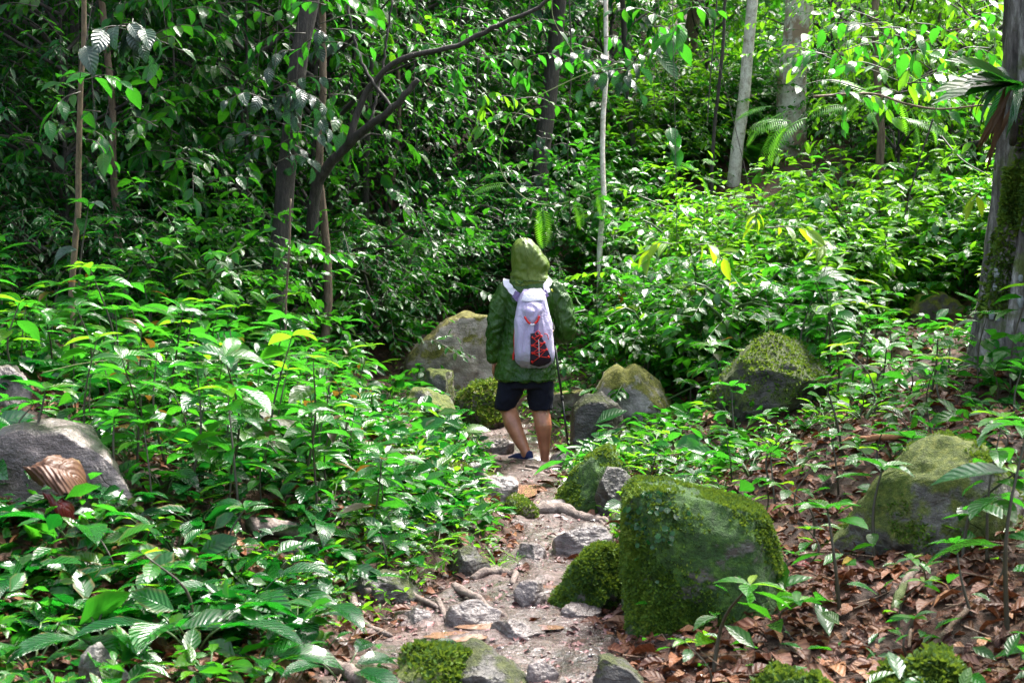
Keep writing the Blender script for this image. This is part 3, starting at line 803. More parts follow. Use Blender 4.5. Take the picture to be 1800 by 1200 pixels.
def union(parts, voxel, mat, name, smooth=3, wr=None):
    a = Acc()
    for p in parts: a.add(p[0], p[1])
    me = evaluated(a.mesh(name, None), [('REMESH', dict(mode='VOXEL', voxel_size=voxel, use_smooth_shade=True)), ('SMOOTH', dict(factor=.5, iterations=smooth))])
    if wr:
        n = len(me.vertices)
        co = np.empty(n * 3, np.float32); me.vertices.foreach_get("co", co); co = co.reshape(-1, 3)
        no = np.empty(n * 3, np.float32); me.vertices.foreach_get("normal", no); no = no.reshape(-1, 3)
        me.vertices.foreach_set("co", (co + no * wr(co)[:, None]).astype(np.float32).ravel())
    me.name = name
    me.materials.clear(); me.materials.append(mat)
    me.polygons.foreach_set("use_smooth", np.ones(len(me.polygons), bool))
    me.update()
    return me
def hand(wrist, d, palmn, thumb_side, curl, s=1.0):
    """palm and five fingers: d = direction of the fingers, palmn = way the palm faces, thumb_side = direction of the thumb"""
    w = np.array(wrist, float); d = norm(np.array(d, float)); pn = norm(np.array(palmn, float))
    ts = norm(np.array(thumb_side, float)); out = []
    for k in (-1.5, -.5, .5, 1.5):                                  # palm as four metacarpals side by side
        out.append(capsule([w + ts * k * .008 * s, w + d * .045 * s + ts * k * .017 * s, w + d * .085 * s + ts * k * .019 * s], [.014 * s, .015 * s, .012 * s], 10))
    for k, L in zip((1.5, .5, -.5, -1.5), (.070, .080, .074, .058)):
        p = w + d * .085 * s + ts * k * .020 * s; a = curl * .35; q = [p]
        dirv = d
        for f in (.45, .32, .23):
            dirv = norm(d * math.cos(a) + pn * math.sin(a)); q.append(q[-1] + dirv * L * f * s); a += curl * .55
        out.append(capsule(q, [.0095 * s, .009 * s, .0085 * s, .007 * s], 10))
    p = w + d * .025 * s + ts * .026 * s
    td = norm(ts * .75 + d * .6 + pn * .35)
    q = [p, p + td * .035 * s, p + td * .035 * s + norm(d * .8 + pn * .6 + ts * .2) * .028 * s, p + td * .035 * s + norm(d * .7 + pn * .9) * .050 * s]
    out.append(capsule(q, [.013 * s, .011 * s, .010 * s, .008 * s], 10))
    return out

def cloth(name, col, col2, rough, nscale=(9, 9, 5), wet=True, sheen=.1, bumps=.35):
    k = NT(name)
    o = k.obj()
    n = k.noise(3.0, 5, .6, k.scaled(o, (1, 1, .8))); w = k.noise(1.0, 6, .62, k.scaled(o, nscale), 1.2)
    c = k.mix(k.smooth(n, .38, .62), col, col2)
    rg = k.ramp(n, [(.4, (rough,) * 3), (.6, (rough + .15,) * 3)])
    return k.done(k.bsdf(Base_Color=c, Roughness=rg, Normal=k.bump(w, bumps, .03), Sheen_Weight=0.0, Specular_IOR_Level=.33 if wet else .25))
M['jacket'] = cloth("green_rain_nylon", (.009, .042, .003), (.022, .068, .005), .20, (13, 13, 6), bumps=1.0)
M['hood'] = cloth("toplit_wet_green_nylon", (.040, .078, .005), (.080, .120, .010), .38, bumps=.6)  # wet jacket nylon made lighter: light from above painted into the colour
M['shorts'] = cloth("navy_cotton", (.003, .0035, .009), (.006, .007, .016), .9, wet=False, sheen=0)
M['bag'] = cloth("lilac_white_nylon", (.36, .31, .47), (.46, .42, .56), .45, (16, 16, 5), False, .1, .9)
M['bag_light'] = cloth("pale_strap_webbing", (.56, .54, .62), (.62, .60, .66), .5, (30, 30, 30), False)
M['bag_mesh'] = cloth("violet_mesh", (.14, .10, .22), (.20, .15, .30), .6, (60, 60, 60), False)
M['bag_dark'] = cloth("dark_mesh", (.012, .008, .018), (.030, .016, .034), .6, (60, 60, 60), False)
M['red'] = cloth("red_webbing", (.45, .012, .010), (.60, .025, .018), .45, (40, 40, 40), False)
M['sole'] = simple("white_rubber", (.62, .60, .55), .55)
M['shoe'] = cloth("navy_canvas", (.008, .012, .045), (.014, .020, .065), .7, (50, 50, 50), False)
M['badge'] = simple("yellow_badge", (.50, .52, .04), .5)
M['pole_black'] = simple("black_anodised_tube", (.012, .012, .013), .3)
M['pole_grip'] = simple("black_foam_grip", (.015, .014, .014), .8)
M['steel'] = simple("steel_tip", (.35, .35, .36), .3, Metallic=.9)
def skin_mat():
    k = NT("skin")
    n = k.noise(14, 5, .6, k.obj()); n2 = k.noise(2.5, 3, .5, k.obj())
    c = k.mix(k.smooth(n, .3, .7), (.25, .098, .050), (.36, .150, .080))
    c = k.mix(k.math('MULTIPLY', k.smooth(n2, .5, .7), .3), c, (.20, .07, .042))
    return k.done(k.bsdf(Base_Color=c, Roughness=.42, Subsurface_Weight=.12, Subsurface_Radius=(.4, .2, .1), Subsurface_Scale=.02, Normal=k.bump(n, .12, .01)))
M['skin'] = skin_mat()

person = empty("person", tuple(PO), "hiker seen from behind in a hooded green rain jacket walking up the path", "person")
# body: one continuous surface
body_parts = [
    ringloft([(.62, 0, .06, .07, 0), (.72, -.01, .16, .11, 0), (.85, -.01, .165, .115, 0), (1.02, -.005, .145, .10, 0), (1.2, .005, .165, .105, 0), (1.32, .01, .16, .10, 0), (1.42, .01, .09, .07, .01)], 28),
    capsule([(.01, .01, 1.36), (0, .03, 1.52)], [.06, .055]),
    ringloft([(1.475, .005, .03, .035, .075), (1.50, .0, .06, .075, .05), (1.56, -.005, .072, .092, .045), (1.62, -.01, .077, .098, .04), (1.67, -.01, .070, .088, .035), (1.705, -.01, .04, .05, .035)], 24),
    capsule([(.02, .135, 1.60), (.025, .158, 1.565)], [.009, .013], 8),              # nose
    capsule([(-.005, .128, 1.535), (.04, .125, 1.535)], [.007, .007], 8),            # lips
    capsule([(-.035, .125, 1.615), (.0, .135, 1.62)], [.008, .008], 8), capsule([(.03, .133, 1.62), (.06, .115, 1.615)], [.008, .008], 8),   # brow ridge over the eyes
    capsule([(-.085, .04, 1.62), (-.085, .045, 1.575)], [.012, .009], 8), capsule([(.068, .03, 1.62), (.068, .035, 1.575)], [.012, .009], 8),  # ears
    capsule([(-.17, 0, 1.33), (-.225, 0, 1.10), (-.255, .02, .95), (-.27, .035, .82)], [.055, .048, .040, .026]),
    capsule([(.20, 0, 1.33), (.275, 0, 1.06), (.25, .16, 1.0), (.215, .245, .975)], [.055, .048, .040, .027]),
    capsule([(-.10, 0, .72), (-.165, .045, .46), (-.155, .045, .42), (-.125, -.02, .32), (-.075, -.055, .21), (-.030, -.085, .12), (-.02, -.09, .085)], [.10, .068, .066, .068, .054, .038, .036]),
    capsule([(.085, 0, .72), (.095, .03, .45), (.100, .02, .39), (.112, -.018, .30), (.120, 0, .18), (.125, .01, .06), (.125, .02, .0)], [.105, .076, .070, .069, .050, .034, .034]),
    capsule([(-.02, -.09, .085), (-.08, 0, .05), (-.14, .07, .03)], [.036, .034, .024]),
    capsule([(.125, .02, .0), (.13, .10, -.03), (.135, .18, -.045)], [.038, .034, .026]),
    *hand((-.268, .04, .80), (-.05, .25, -1), (.9, .2, 0), (.1, 1, .2), .75, 1.0),
    *hand((.215, .245, .975), (-.05, .75, .05), (-.55, .1, -.45), (-.25, -.1, .9), 1.5),
]
link("body", union(body_parts, .0062, M['skin'], "body", 2), person)
def wrk(amp, f=(6, 6, 3.2), seed=1):
    def fn(co):
        v = np.array([mnoise.fractal(Vector((c[0] * f[0] + seed, c[1] * f[1], c[2] * f[2])), .7, 2.0, 4) for c in co])
        r = np.array([1 - abs(mnoise.noise(Vector((c[0] * f[0] * 1.5 + c[2] * 3 + seed * 3, c[1] * f[1] * 1.5, c[2] * f[2] * 1.8 - c[0] * 4)))) * 3 for c in co])
        return amp * v + amp * .9 * np.clip(r, -.2, 1)
    return fn
def wrk_jacket(co):
    base = wrk(.0045, (9, 9, 5), 1)(co)
    cr = np.array([1 - min(1, abs(mnoise.noise(Vector((c[0] * 9 + c[2] * 4, c[1] * 9, c[2] * 11 - abs(c[0]) * 9)))) * 5) for c in co])
    cr2 = np.array([1 - min(1, abs(mnoise.noise(Vector((c[0] * 14 - c[2] * 6 + 9, c[1] * 14, c[2] * 8 + c[0] * 7)))) * 5) for c in co])
    base = base + .006 * cr + .004 * cr2
    ang = np.arctan2(co[:, 1], co[:, 0])
    low = sstep(1.05, .68, co[:, 2]) * (np.abs(co[:, 0]) < .26)
    drape = np.sin(ang * 9 + 2.2 * np.sin(co[:, 2] * 5) + fbm(co[:, 0] * 4, co[:, 2] * 3, 4, 2) * 4) * .007 * low
    arm = sstep(.19, .23, np.abs(co[:, 0] - .01))
    slv = np.sin(co[:, 2] * 62 + np.sign(co[:, 0]) * co[:, 0] * 38 + fbm(co[:, 0] * 8, co[:, 2] * 6, 6, 3) * 7) * .0045 * arm
    dg = np.sin((co[:, 2] * 1.0 + np.abs(co[:, 0]) * 1.3) * 34 + fbm(co[:, 0] * 5, co[:, 2] * 5, 8, 3) * 6) * .004 * (1 - low) * (1 - arm)
    return (base + drape + slv + dg).astype(np.float32)
def wrk_hood(co):
    base = wrk(.004, (11, 11, 6), 4)(co)
    cr = np.array([1 - min(1, abs(mnoise.noise(Vector((c[0] * 15 + c[2] * 5, c[1] * 12, c[2] * 9 - c[0] * 8)))) * 5) for c in co])
    base = base + .005 * cr
    ang = np.arctan2(co[:, 1], co[:, 0] + .02)
    f = np.sin(ang * 8 + co[:, 2] * 9 + fbm(co[:, 0] * 7, co[:, 2] * 7, 3, 3) * 5) * .0035
    ring = np.sin(co[:, 2] * 70 + co[:, 0] * 18 + fbm(co[:, 0] * 9, co[:, 2] * 9, 5, 3) * 5) * .006 * sstep(1.54, 1.47, co[:, 2])
    peak = .026 * np.exp(-((co[:, 2] - 1.545) / .06) ** 2) * sstep(.04, .15, co[:, 0])
    return (base + f + ring + peak).astype(np.float32)
jk = [
    ringloft([(.655, -.025, .235, .175, 0), (.70, -.025, .232, .172, 0), (.82, -.02, .214, .165, 0), (1.0, -.01, .188, .152, 0), (1.15, 0, .180, .15, 0), (1.27, .01, .205, .148, 0), (1.34, .012, .205, .135, 0), (1.40, .012, .165, .115, .0), (1.45, .008, .125, .10, .01), (1.49, 0, .105, .10, .015)], 44, 2.3),
    capsule([(-.165, 0, 1.335), (-.222, -.005, 1.22), (-.250, -.01, 1.08), (-.266, .005, .95), (-.276, .03, .835)], [.086, .080, .072, .062, .052], 18),
    capsule([(.195, 0, 1.335), (.255, -.005, 1.22), (.285, -.015, 1.06), (.270, .07, 1.005), (.235, .19, .985)], [.090, .086, .078, .072, .052], 18),
]
jacket_me = union(jk, .0075, M['jacket'], "jacket", 3, wrk_jacket)
jacket = link("jacket", jacket_me, person)
jb = BVHTree.FromPolygons([v.co for v in jacket_me.vertices], [p.vertices for p in jacket_me.polygons])
jacket["label"] = "green rain jacket"
hd = ringloft([(1.385, .015, .165, .125, 0), (1.425, .01, .150, .118, .0), (1.46, .0, .140, .116, .005), (1.50, .0, .132, .122, .01), (1.56, .0, .133, .134, .02), (1.62, -.012, .121, .136, .02), (1.675, -.026, .100, .118, .01), (1.715, -.035, .072, .088, .005), (1.738, -.038, .048, .055, .005), (1.747, -.04, .012, .014, .005)], 44, 2.15)
hm = union([hd], .008, M['hood'], "hood", 2, wrk_hood)
bm = bmesh.new(); bm.from_mesh(hm)
kill = []
for f in bm.faces:
    c = f.calc_center_median(); x, y = c.x - .05, c.y
    if y > .09 and 1.49 < c.z < 1.665 and abs(x - .005) < .075: kill.append(f)
bmesh.ops.delete(bm, geom=kill, context='FACES')
bm.to_mesh(hm); bm.free()
link("hood", hm, person)["label"] = "wet green hood with light from above in its colour"
hb = BVHTree.FromPolygons([v.co for v in hm.vertices], [p.vertices for p in hm.polygons])
def seam(name, pts, bv, mat, r=.0032, n=40):
    P = []
    for p in catmull(pts, n):
        loc, no, _i, _d = bv.find_nearest(Vector(p))
        P.append(np.array(loc + no * .001))
    V, F, U = tube(np.array(P), r, 6)
    link(name, np_mesh(name, V, F, M[mat], U), person)
seam("hood_seam", [(.02, -.2, 1.43), (.0, -.2, 1.52), (-.01, -.2, 1.60), (-.03, -.16, 1.68), (-.04, -.08, 1.76), (-.035, .05, 1.76)], hb, 'hood')
seam("collar_seam", [(-.16, -.03, 1.43), (-.11, -.14, 1.43), (.01, -.2, 1.425), (.13, -.14, 1.43), (.18, -.03, 1.43)], hb, 'jacket', .004)
seam("hem", [(-.27, -.02, .672), (-.2, -.16, .672), (-.03, -.25, .672), (.14, -.16, .672), (.22, -.02, .672)], jb, 'jacket', .0045, 60)
seam("side_seam", [(-.19, -.09, .68), (-.18, -.10, .9), (-.165, -.10, 1.1), (-.16, -.11, 1.25)], jb, 'jacket', .003)
def badge():
    loc, no, *_ = jb.ray_cast(Vector((.176, -.6, 1.352)), Vector((0, 1, 0)))
    if loc is None: return
    V, F, U = tube(np.array([loc + no * .001, loc + no * .006]), [.013, .011], 14)
    link("badge", np_mesh("badge", V, F, M['badge']), person)
badge()
shorts = [
    ringloft([(.60, -.02, .185, .145, 0), (.68, -.02, .205, .15, 0), (.78, -.02, .205, .15, 0), (.86, -.015, .19, .14, 0)], 36),
    ringloft([(.425, -.185, .062, .085, .035), (.45, -.182, .078, .092, .032), (.55, -.150, .100, .110, .015), (.66, -.125, .108, .125, 0), (.72, -.115, .1, .12, 0)], 28),
    ringloft([(.425, .092, .090, .098, .02), (.45, .092, .093, .100, .02), (.55, .090, .100, .110, .01), (.66, .085, .105, .125, 0), (.72, .08, .1, .12, 0)], 28),
]
link("shorts", union(shorts, .009, M['shorts'], "shorts", 2, wrk(.006, (8, 8, 6), 7)), person)
def shoe(heel, toe, lift_h, lift_t):
    h = np.array(heel, float); t = np.array(toe, float); ax = t - h; L = np.linalg.norm(ax); ax = ax / L
    sd = norm(np.cross(ax, [0, 0, 1])); up = np.cross(sd, ax)
    u = np.linspace(0, 1, 22)
    wd = .036 + .012 * np.sin(np.clip((u - .2) / .8, 0, 1) * np.pi) ; wd = wd * np.sqrt(np.clip(1 - np.clip((u - .80) / .2, 0, 1) ** 2.2, .02, 1)) * np.sqrt(np.clip(1 - np.clip((.12 - u) / .12, 0, 1) ** 2.2, .1, 1))
    hgt = np.interp(u, [0, .1, .3, .55, .8, 1], [.062, .070, .058, .062, .048, .022])
    a = np.linspace(0, 2 * np.pi, 20, endpoint=False)
    def loft(hh, z0, grow):
        V = []
        for i, s in enumerate(u):
            for q in a:
                y = (wd[i] + grow) * np.sign(math.cos(q)) * abs(math.cos(q)) ** .8; z = z0 + hh[i] * (.5 + .5 * np.sign(math.sin(q)) * abs(math.sin(q)) ** .7)
                V.append(h + ax * (s * (L + 2 * grow) - grow) + sd * y * (1 - .25 * (z - z0) / max(hh.max(), .03) * (hh.max() > .04)) + up * z)
        V = np.array(V); i = np.arange(21)[:, None] * 20; j = np.arange(20)[None]; j2 = (j + 1) % 20
        q = np.stack([i + j, i + j2, i + 20 + j2, i + 20 + j], -1).reshape(-1, 4)
        V = np.vstack([V, V[:20].mean(0), V[-20:].mean(0)]); jj = np.arange(20); jn = (jj + 1) % 20
        return V, np.vstack([q[:, [0, 1, 2]], q[:, [0, 2, 3]], np.stack([jj * 0 + 440, jn, jj], -1), np.stack([jj * 0 + 441, 420 + jj, 420 + jn], -1)])
    V, F = loft(hgt, .018, 0)
    s = link("shoe", np_mesh("shoe", V, F, M['shoe']), person)
    V, F = loft(np.full(22, .026), 0, .004)
    link("sole", np_mesh("sole", V, F, M['sole']), s)
    return s
shoe((.030, -.135, .040), (-.165, .060, -.012), 0, 0)
shoe((.122, -.035, -.065), (.14, .235, -.085), 0, 0)

# ------------------------------------------------------------------ the backpack
pack = empty("backpack", tuple(PO + Vector((.04, -.2, .77))), "lilac white backpack with red cords worn over the green jacket", "backpack")
PK = np.array([.04, -.2, .77])
BR = np.array([  # z, xl, xr, ry
    (.765, -.050, .120, .018), (.80, -.088, .172, .050), (.84, -.105, .186, .075), (.90, -.115, .190, .088), (1.0, -.112, .182, .088), (1.1, -.108, .172, .080), (1.2, -.095, .153, .068),
    (1.28, -.076, .136, .055), (1.335, -.058, .118, .040), (1.365, -.040, .100, .022)])
def bag_ring(z):
    return [np.interp(z, BR[:, 0], BR[:, k]) for k in (1, 2, 3)]
def bag_y(x, z, off=0.0):
    xl, xr, ry = bag_ring(z); cx, rx = (xl + xr) / 2, (xr - xl) / 2
    s = min(.999, abs((x - cx) / rx)); ex = 2.5
    return -.150 - ry * .9 - ry * (1 - s ** ex) ** (1 / ex) - off
rings = [(z, (xl + xr) / 2, (xr - xl) / 2, ry, -.150 - ry * .9) for z, xl, xr, ry in BR]
V, F = ringloft(rings, 48, 2.5)
bagm = union([(V, F)], .008, M['bag'], "bag", 2, wrk(.006, (11, 7, 3.0), 12))
bagm.transform(Matrix.Translation(-Vector(PK)))
link("bag", bagm, pack)
def L2(px, py): return (px - 930) * .0044 + .0, (815 - py) * .0044      # photo pixel on the hiker -> local x, z
def patch(name, poly, mat, puff, off=.011, n=16):
    """puffed panel lying on the back of the bag: poly = outline in local x, z"""
    P = np.array(poly); c = P.mean(0); m = len(P)
    V, F = [], []
    for i in range(n + 1):
        f = i / n
        for q in P:
            x, z = c + (q - c) * f
            V.append((x, bag_y(x, z, off + puff * (1 - f ** 2.2) + .004 * math.sin(7 * f + x * 60) * (puff > .01)), z))
    V = np.array(V) - PK
    for i in range(n):
        for j in range(m):
            a, b = i * m + j, i * m + (j + 1) % m
            F += [[a, b, b + m], [a, b + m, a + m]]
    me = np_mesh(name, V, np.array(F)[:, ::-1], M[mat])
    return link(name, me, pack)
def sub_poly(pts, n=28):
    p = np.array(pts + [pts[0]], float); d = np.r_[0, np.cumsum(np.linalg.norm(np.diff(p, axis=0), axis=1))]
    t = np.linspace(0, d[-1], n, endpoint=False)
    return np.stack([np.interp(t, d, p[:, 0]), np.interp(t, d, p[:, 1])], -1)
patch("pocket", sub_poly([L2(*q) for q in [(917, 540), (921, 532), (930, 527), (943, 526), (953, 530), (956, 537), (951, 548), (944, 557), (936, 562), (928, 558), (921, 550)]]), 'bag', .026)
patch("mesh_panel", sub_poly([L2(*q) for q in [(932, 580), (944, 577), (951, 586), (959, 601), (966, 618), (969, 627), (961, 635), (946, 639), (931, 634), (932, 608)]]), 'bag_dark', .006)
patch("centre_tab", sub_poly([L2(*q) for q in [(936, 562), (946, 560), (946, 577), (937, 577)]]), 'bag_mesh', .004, .006)
patch("top_panel", sub_poly([L2(*q) for q in [(916, 524), (921, 511), (930, 507), (945, 506), (954, 510), (957, 522), (945, 524), (930, 526)]]), 'bag_light', .003)
def cord(name, pts, r, mat, off=.016, n=20, flat=1.0):
    c = catmull([(x, bag_y(x, z, off), z) for x, z in (L2(*p) for p in pts)], n)
    V, F, U = tube(c - PK, r, 7, flat=flat)
    return link(name, np_mesh(name, V, F, M[mat], U), pack)
cord("red_webbing", [(922, 551), (927, 559), (932, 563)], .0085, 'red', .036)
cord("red_webbing", [(939, 563), (944, 558), (947, 550)], .0085, 'red', .036)
cord("white_toggle", [(931, 563), (935, 565), (940, 563)], .007, 'bag_light', .036)
for a, b in [((935, 586), (951, 596)), ((950, 584), (935, 600)), ((935, 600), (957, 608)), ((955, 595), (935, 613)), ((935, 613), (961, 621)), ((959, 607), (935, 630)), ((935, 600), (955, 595)), ((935, 613), (959, 607)), ((936, 588), (949, 580))]:
    cord("red_cord", [a, ((a[0] + b[0]) / 2, (a[1] + b[1]) / 2 + 1.5), b], .0030, 'red', .024)
cord("red_cord", [(949, 580), (945, 575), (940, 580), (944, 584), (950, 582)], .0035, 'red', .024)
cord("red_cord", [(956, 580), (961, 582), (963, 590)], .003, 'red', .008)
cord("white_cord", [(946, 590), (946.5, 605), (947, 620)], .0026, 'bag_light', .026)
for q in [(935, 586), (934.5, 600), (935, 613), (935, 629), (951, 584), (956, 595), (960, 607), (963, 620)]:
    cord("cord_loop", [(q[0] - .8, q[1] - 1.5), (q[0] + .8, q[1] + 1.5)], .0065, 'red', .022, 5)
def ribbon(name, pts, w, mat, off=.007, n=30, parent=None, thick=.005):
    c = catmull(pts, n); P, N = [], []
    for p in c:
        loc, no, _i, _d = jb.find_nearest(Vector(p)); P.append(np.array(loc + no * off)); N.append(np.array(no))
    P, N = np.array(P), norm(np.array(N))
    for _ in range(7):
        P[1:-1] = (P[:-2] + 2 * P[1:-1] + P[2:]) / 4; N[1:-1] = norm(N[:-2] + 2 * N[1:-1] + N[2:])
    Tn = norm(np.gradient(P, axis=0)); S = norm(np.cross(Tn, N))
    w = np.broadcast_to(np.asarray(w, float), (n,))[:, None]
    V = np.stack([P - S * w / 2, P + S * w / 2, P + S * w / 2 + N * thick, P - S * w / 2 + N * thick], 1).reshape(-1, 3) - PK
    F = []
    for i in range(n - 1):
        for j in range(4):
            a, b = i * 4 + j, i * 4 + (j + 1) % 4; F += [[a, b, b + 4], [a, b + 4, a + 4]]
    F += [[0, 3, 2], [0, 2, 1], [(n - 1) * 4, (n - 1) * 4 + 1, (n - 1) * 4 + 2], [(n - 1) * 4, (n - 1) * 4 + 2, (n - 1) * 4 + 3]]
    return link(name, np_mesh(name, V, np.array(F), M[mat], None, False), parent or pack)
ribbon("shoulder_strap", [(-.115, -.20, 1.345), (-.150, -.16, 1.375), (-.178, -.10, 1.41), (-.175, -.01, 1.44), (-.15, .09, 1.38), (-.14, .16, 1.25), (-.14, .17, 1.10), (-.15, .16, 1.0)], .048, 'bag_light', .012, 50)
ribbon("shoulder_strap", [(.130, -.20, 1.350), (.150, -.16, 1.385), (.165, -.10, 1.42), (.16, -.01, 1.45), (.14, .09, 1.38), (.14, .16, 1.25), (.14, .17, 1.10), (.15, .16, 1.0)], .048, 'bag_light', .012, 50)
ribbon("mesh_wing", [(-.060, -.20, 1.305), (-.085, -.2, 1.325), (-.118, -.2, 1.348)], np.linspace(.085, .052, 12), 'bag_mesh', .014, 12)
ribbon("mesh_wing", [(.090, -.20, 1.315), (.110, -.2, 1.330), (.131, -.2, 1.352)], np.linspace(.085, .052, 12), 'bag_mesh', .014, 12)
ribbon("red_side_strap", [(-.140, -.25, 1.10), (-.142, -.25, 1.02), (-.138, -.25, .93), (-.127, -.25, .835)], .014, 'red', .006, 20, None, .004)

# ------------------------------------------------------------------ the trekking pole
tipw = Vector(W(1001, 798, 11.22)) - PO
tipw = np.array(tipw); topw = np.array([.190, .335, 1.075])
ax_ = (topw - tipw) / np.linalg.norm(topw - tipw)
pole = empty("trekking_pole", tuple(PO + Vector(tipw)), "black trekking pole held in the hiker's right hand", "trekking pole")
Lp = np.linalg.norm(topw - tipw)
def seg_(nm, a, b, r0, r1, mat, s=12):
    V, F, U = tube(np.array([ax_ * (a + (b - a) * t) for t in (0, .5, 1)]), [r0, (r0 + r1) / 2, r1], s)
    link(nm, np_mesh(nm, V, F, M[mat], U), pole)
seg_("tip", 0, .03, .003, .005, 'steel')
seg_("lower_section", .03, .45, .0082, .0090, 'pole_black')
seg_("upper_section", .45, Lp - .16, .009, .0095, 'pole_black')
seg_("lever_lock", .43, .47, .013, .013, 'pole_grip')
seg_("basket", .055, .063, .022, .018, 'pole_grip', 16)
seg_("grip", Lp - .17, Lp, .015, .017, 'pole_grip')
b = topw - tipw
c = catmull([b, b + [.02, .03, -.05], b + [.035, .01, -.13], b + [.015, -.02, -.1], b + [0, 0, -.02]], 20)
V, F, U = tube(c, .005, 6, flat=.4)
link("wrist_strap", np_mesh("wrist_strap", V, F, M['pole_grip'], U), pole)

landmark('hiker', (.13, 11.0, .9))
BLOCK.append((.13, 11.0, .35))

# ------------------------------------------------------------------ trees
def two_mat(name, accs, mats):
    V, F, U, I = [], [], [], []
    n = 0
    for k, a in enumerate(accs):
        V += a.V; U += a.U
        ff = np.concatenate(a.F) + n
        F.append(ff); I.append(np.full(len(ff), k, np.int32)); n += a.n
    me = np_mesh(name, np.concatenate(V), np.concatenate(F), None, np.concatenate(U))
    for m in mats: me.materials.append(m)
    me.polygons.foreach_set("material_index", np.concatenate(I))
    return me
def crown_mesh(name, seed, z0, z1, rx, nclump, spc, leaf, tpl, mat, tmat='bark_dark', ln=.55, per=9, droop=.35, sag=.25, cr=.38, lean=(0, 0), top=.6):
    rg = np.random.default_rng(seed)
    leaves, wood = Acc(), Acc()
    for i in range(nclump):
        f = (i + rg.random()) / nclump
        z = z0 + (z1 - z0) * f
        a = rg.uniform(0, 6.283); r = rx * math.sqrt(rg.uniform(.08, 1)) * (1 - (1 - top) * f)
        c = np.array([math.cos(a) * r + lean[0] * z, math.sin(a) * r + lean[1] * z, z + rg.normal(0, .15)])
        axis0 = np.array([lean[0] * z, lean[1] * z, max(.1, z - r * .55)])
        mid = (axis0 + c) / 2 + np.array([0, 0, .12 * r]) + rg.normal(0, .06, 3)
        wood.add(*tube(catmull([axis0, mid, c], 6), np.linspace(.016 + .008 * r, .005, 6), 5, False))
        O = c + rg.normal(0, cr, (spc, 3)) * np.array([1, 1, .7])
        D = (O - c) * .8 + np.array([math.cos(a), math.sin(a), .1]) * .5 + rg.normal(0, .35, (spc, 3))
        L, Tw = sprays(rg, O, D, ln, tpl, leaf, droop, per, .004, sag)
        leaves.join(L); wood.join(Tw)
    return two_mat(name, [leaves, wood], [M[mat], M[tmat]])
def trunk_pts(px0, y, px1, zt, bend=.0, seed=1, n=26, py_base=None):
    """trunk centre line from its foot on the ground to height zt, passing photo column px1 at the top edge"""
    x0 = (px0 - 900) / FPX * y
    z0 = Tz(x0, y) - .15
    ztop = W(900, 0, y).z
    x1 = W(px1, 0, y).x
    k = (x1 - x0) / (ztop - z0)
    z = np.linspace(z0, zt, n)
    f = (z - z0)
    x = x0 + k * f + bend * np.sin(np.clip(f / (ztop - z0), 0, 1) * np.pi) + fbm(z * .8, z * 0 + seed, seed, 3) * .10
    yy = y + fbm(z * .6, z * 0 + seed + 9, seed + 4, 2) * .2
    return np.stack([x, yy, z], -1)
CANOPY = [  # high crowns out of view, added to shade the leaves and ground below
    crown_mesh("canopy_crown", 501, 0, 3.4, 3.6, 46, 11, .19, LOWB, 'leaf_dark', ln=.8, per=9, cr=.6, droop=.3),
    crown_mesh("canopy_crown", 502, 0, 2.6, 3.2, 40, 11, .17, LOW, 'leaf_mid', ln=.8, per=9, cr=.6, droop=.3),
]
def tree(px0, y, px1, dpx, mat, label, lm, zt=9.0, bend=0.0, seed=1, crown=None, taper=.5, cs=1.0, wob=.06, flare=1.25, cat="tree", name="tree", crot=0):
    P = trunk_pts(px0, y, px1, zt, bend, seed)
    r = dpx / 2 / FPX * y
    f = np.linspace(0, 1, len(P))
    rad = r * (1 - taper * f) * (1 + (flare - 1) * np.exp(-f * 22))
    base = np.array([P[0, 0], P[0, 1], Tz(P[0, 0], P[0, 1])])
    o = empty(name, tuple(base), label, cat)
    V, F, U = tube(P - base, rad, 20 if dpx > 20 else 10, True, wob, seed)
    link("trunk", np_mesh("trunk", V, F, M[mat], U), o)
    if crown is not None:
        c = link("crown", CANOPY[crown], o, tuple(P[-1] - base - np.array([0, 0, 1.4 * cs])))
        c.scale = (cs,) * 3; c.rotation_euler = (0, 0, crot); c["kind"] = "stuff"
    if lm:
        landmark(lm, (W(px0, 300, y).x, y, base[2] + 1.2))
    BLOCK.append((base[0], y, r + .15))
    return o
tree(1285, 18.0, 1318, 21, 'bark_pale', "slender pale trunk leaning slightly towards the thick white mottled one", "slender pale trunk", 11, seed=11, taper=.35)
tree(1384, 19.0, 1398, 50, 'bark_white', "thickest white mottled trunk with brown stains", "thick white mottled trunk", 12.5, seed=12, taper=.25)
tree(1537, 15.0, 1548, 15, 'bark_brown', "thin straight brown trunk standing among bright saplings", "thin straight brown trunk", 7.5, seed=13, taper=.45)
tree(1047, 15.2, 1064, 11, 'bark_pale', "very thin whitish spotted trunk right of the hiker's hood", "thin whitish spotted trunk", 6.2, seed=14, taper=.4)
tree(940, 17.2, 978, 32, 'bark_dark', "dark vine clad trunk straight behind the hiker", "dark vine clad trunk", 10, seed=15)
tree(478, 12.5, 556, 36, 'bark_dark', "thick dark trunk leaning over among drooping leaves", "thick dark leaning trunk", 9.5, seed=16, bend=-.12, crot=1)
tree(566, 13.2, 570, 15, 'bark_brown', "thin upright dark brown trunk beside the thick dark leaning one", "thin dark brown trunk", 10, seed=17, crot=2)
tree(133, 10.4, 137, 12, 'bark_tan', "thin tan trunk under large hanging lobed leaves", "thin tan trunk", 4.0, seed=18, taper=.35)
tree(190, 12.6, 172, 14, 'bark_brown', "crooked thin brown trunk near the thin tan trunk", "crooked thin brown trunk", 8.2, seed=19, bend=.08, crot=3)
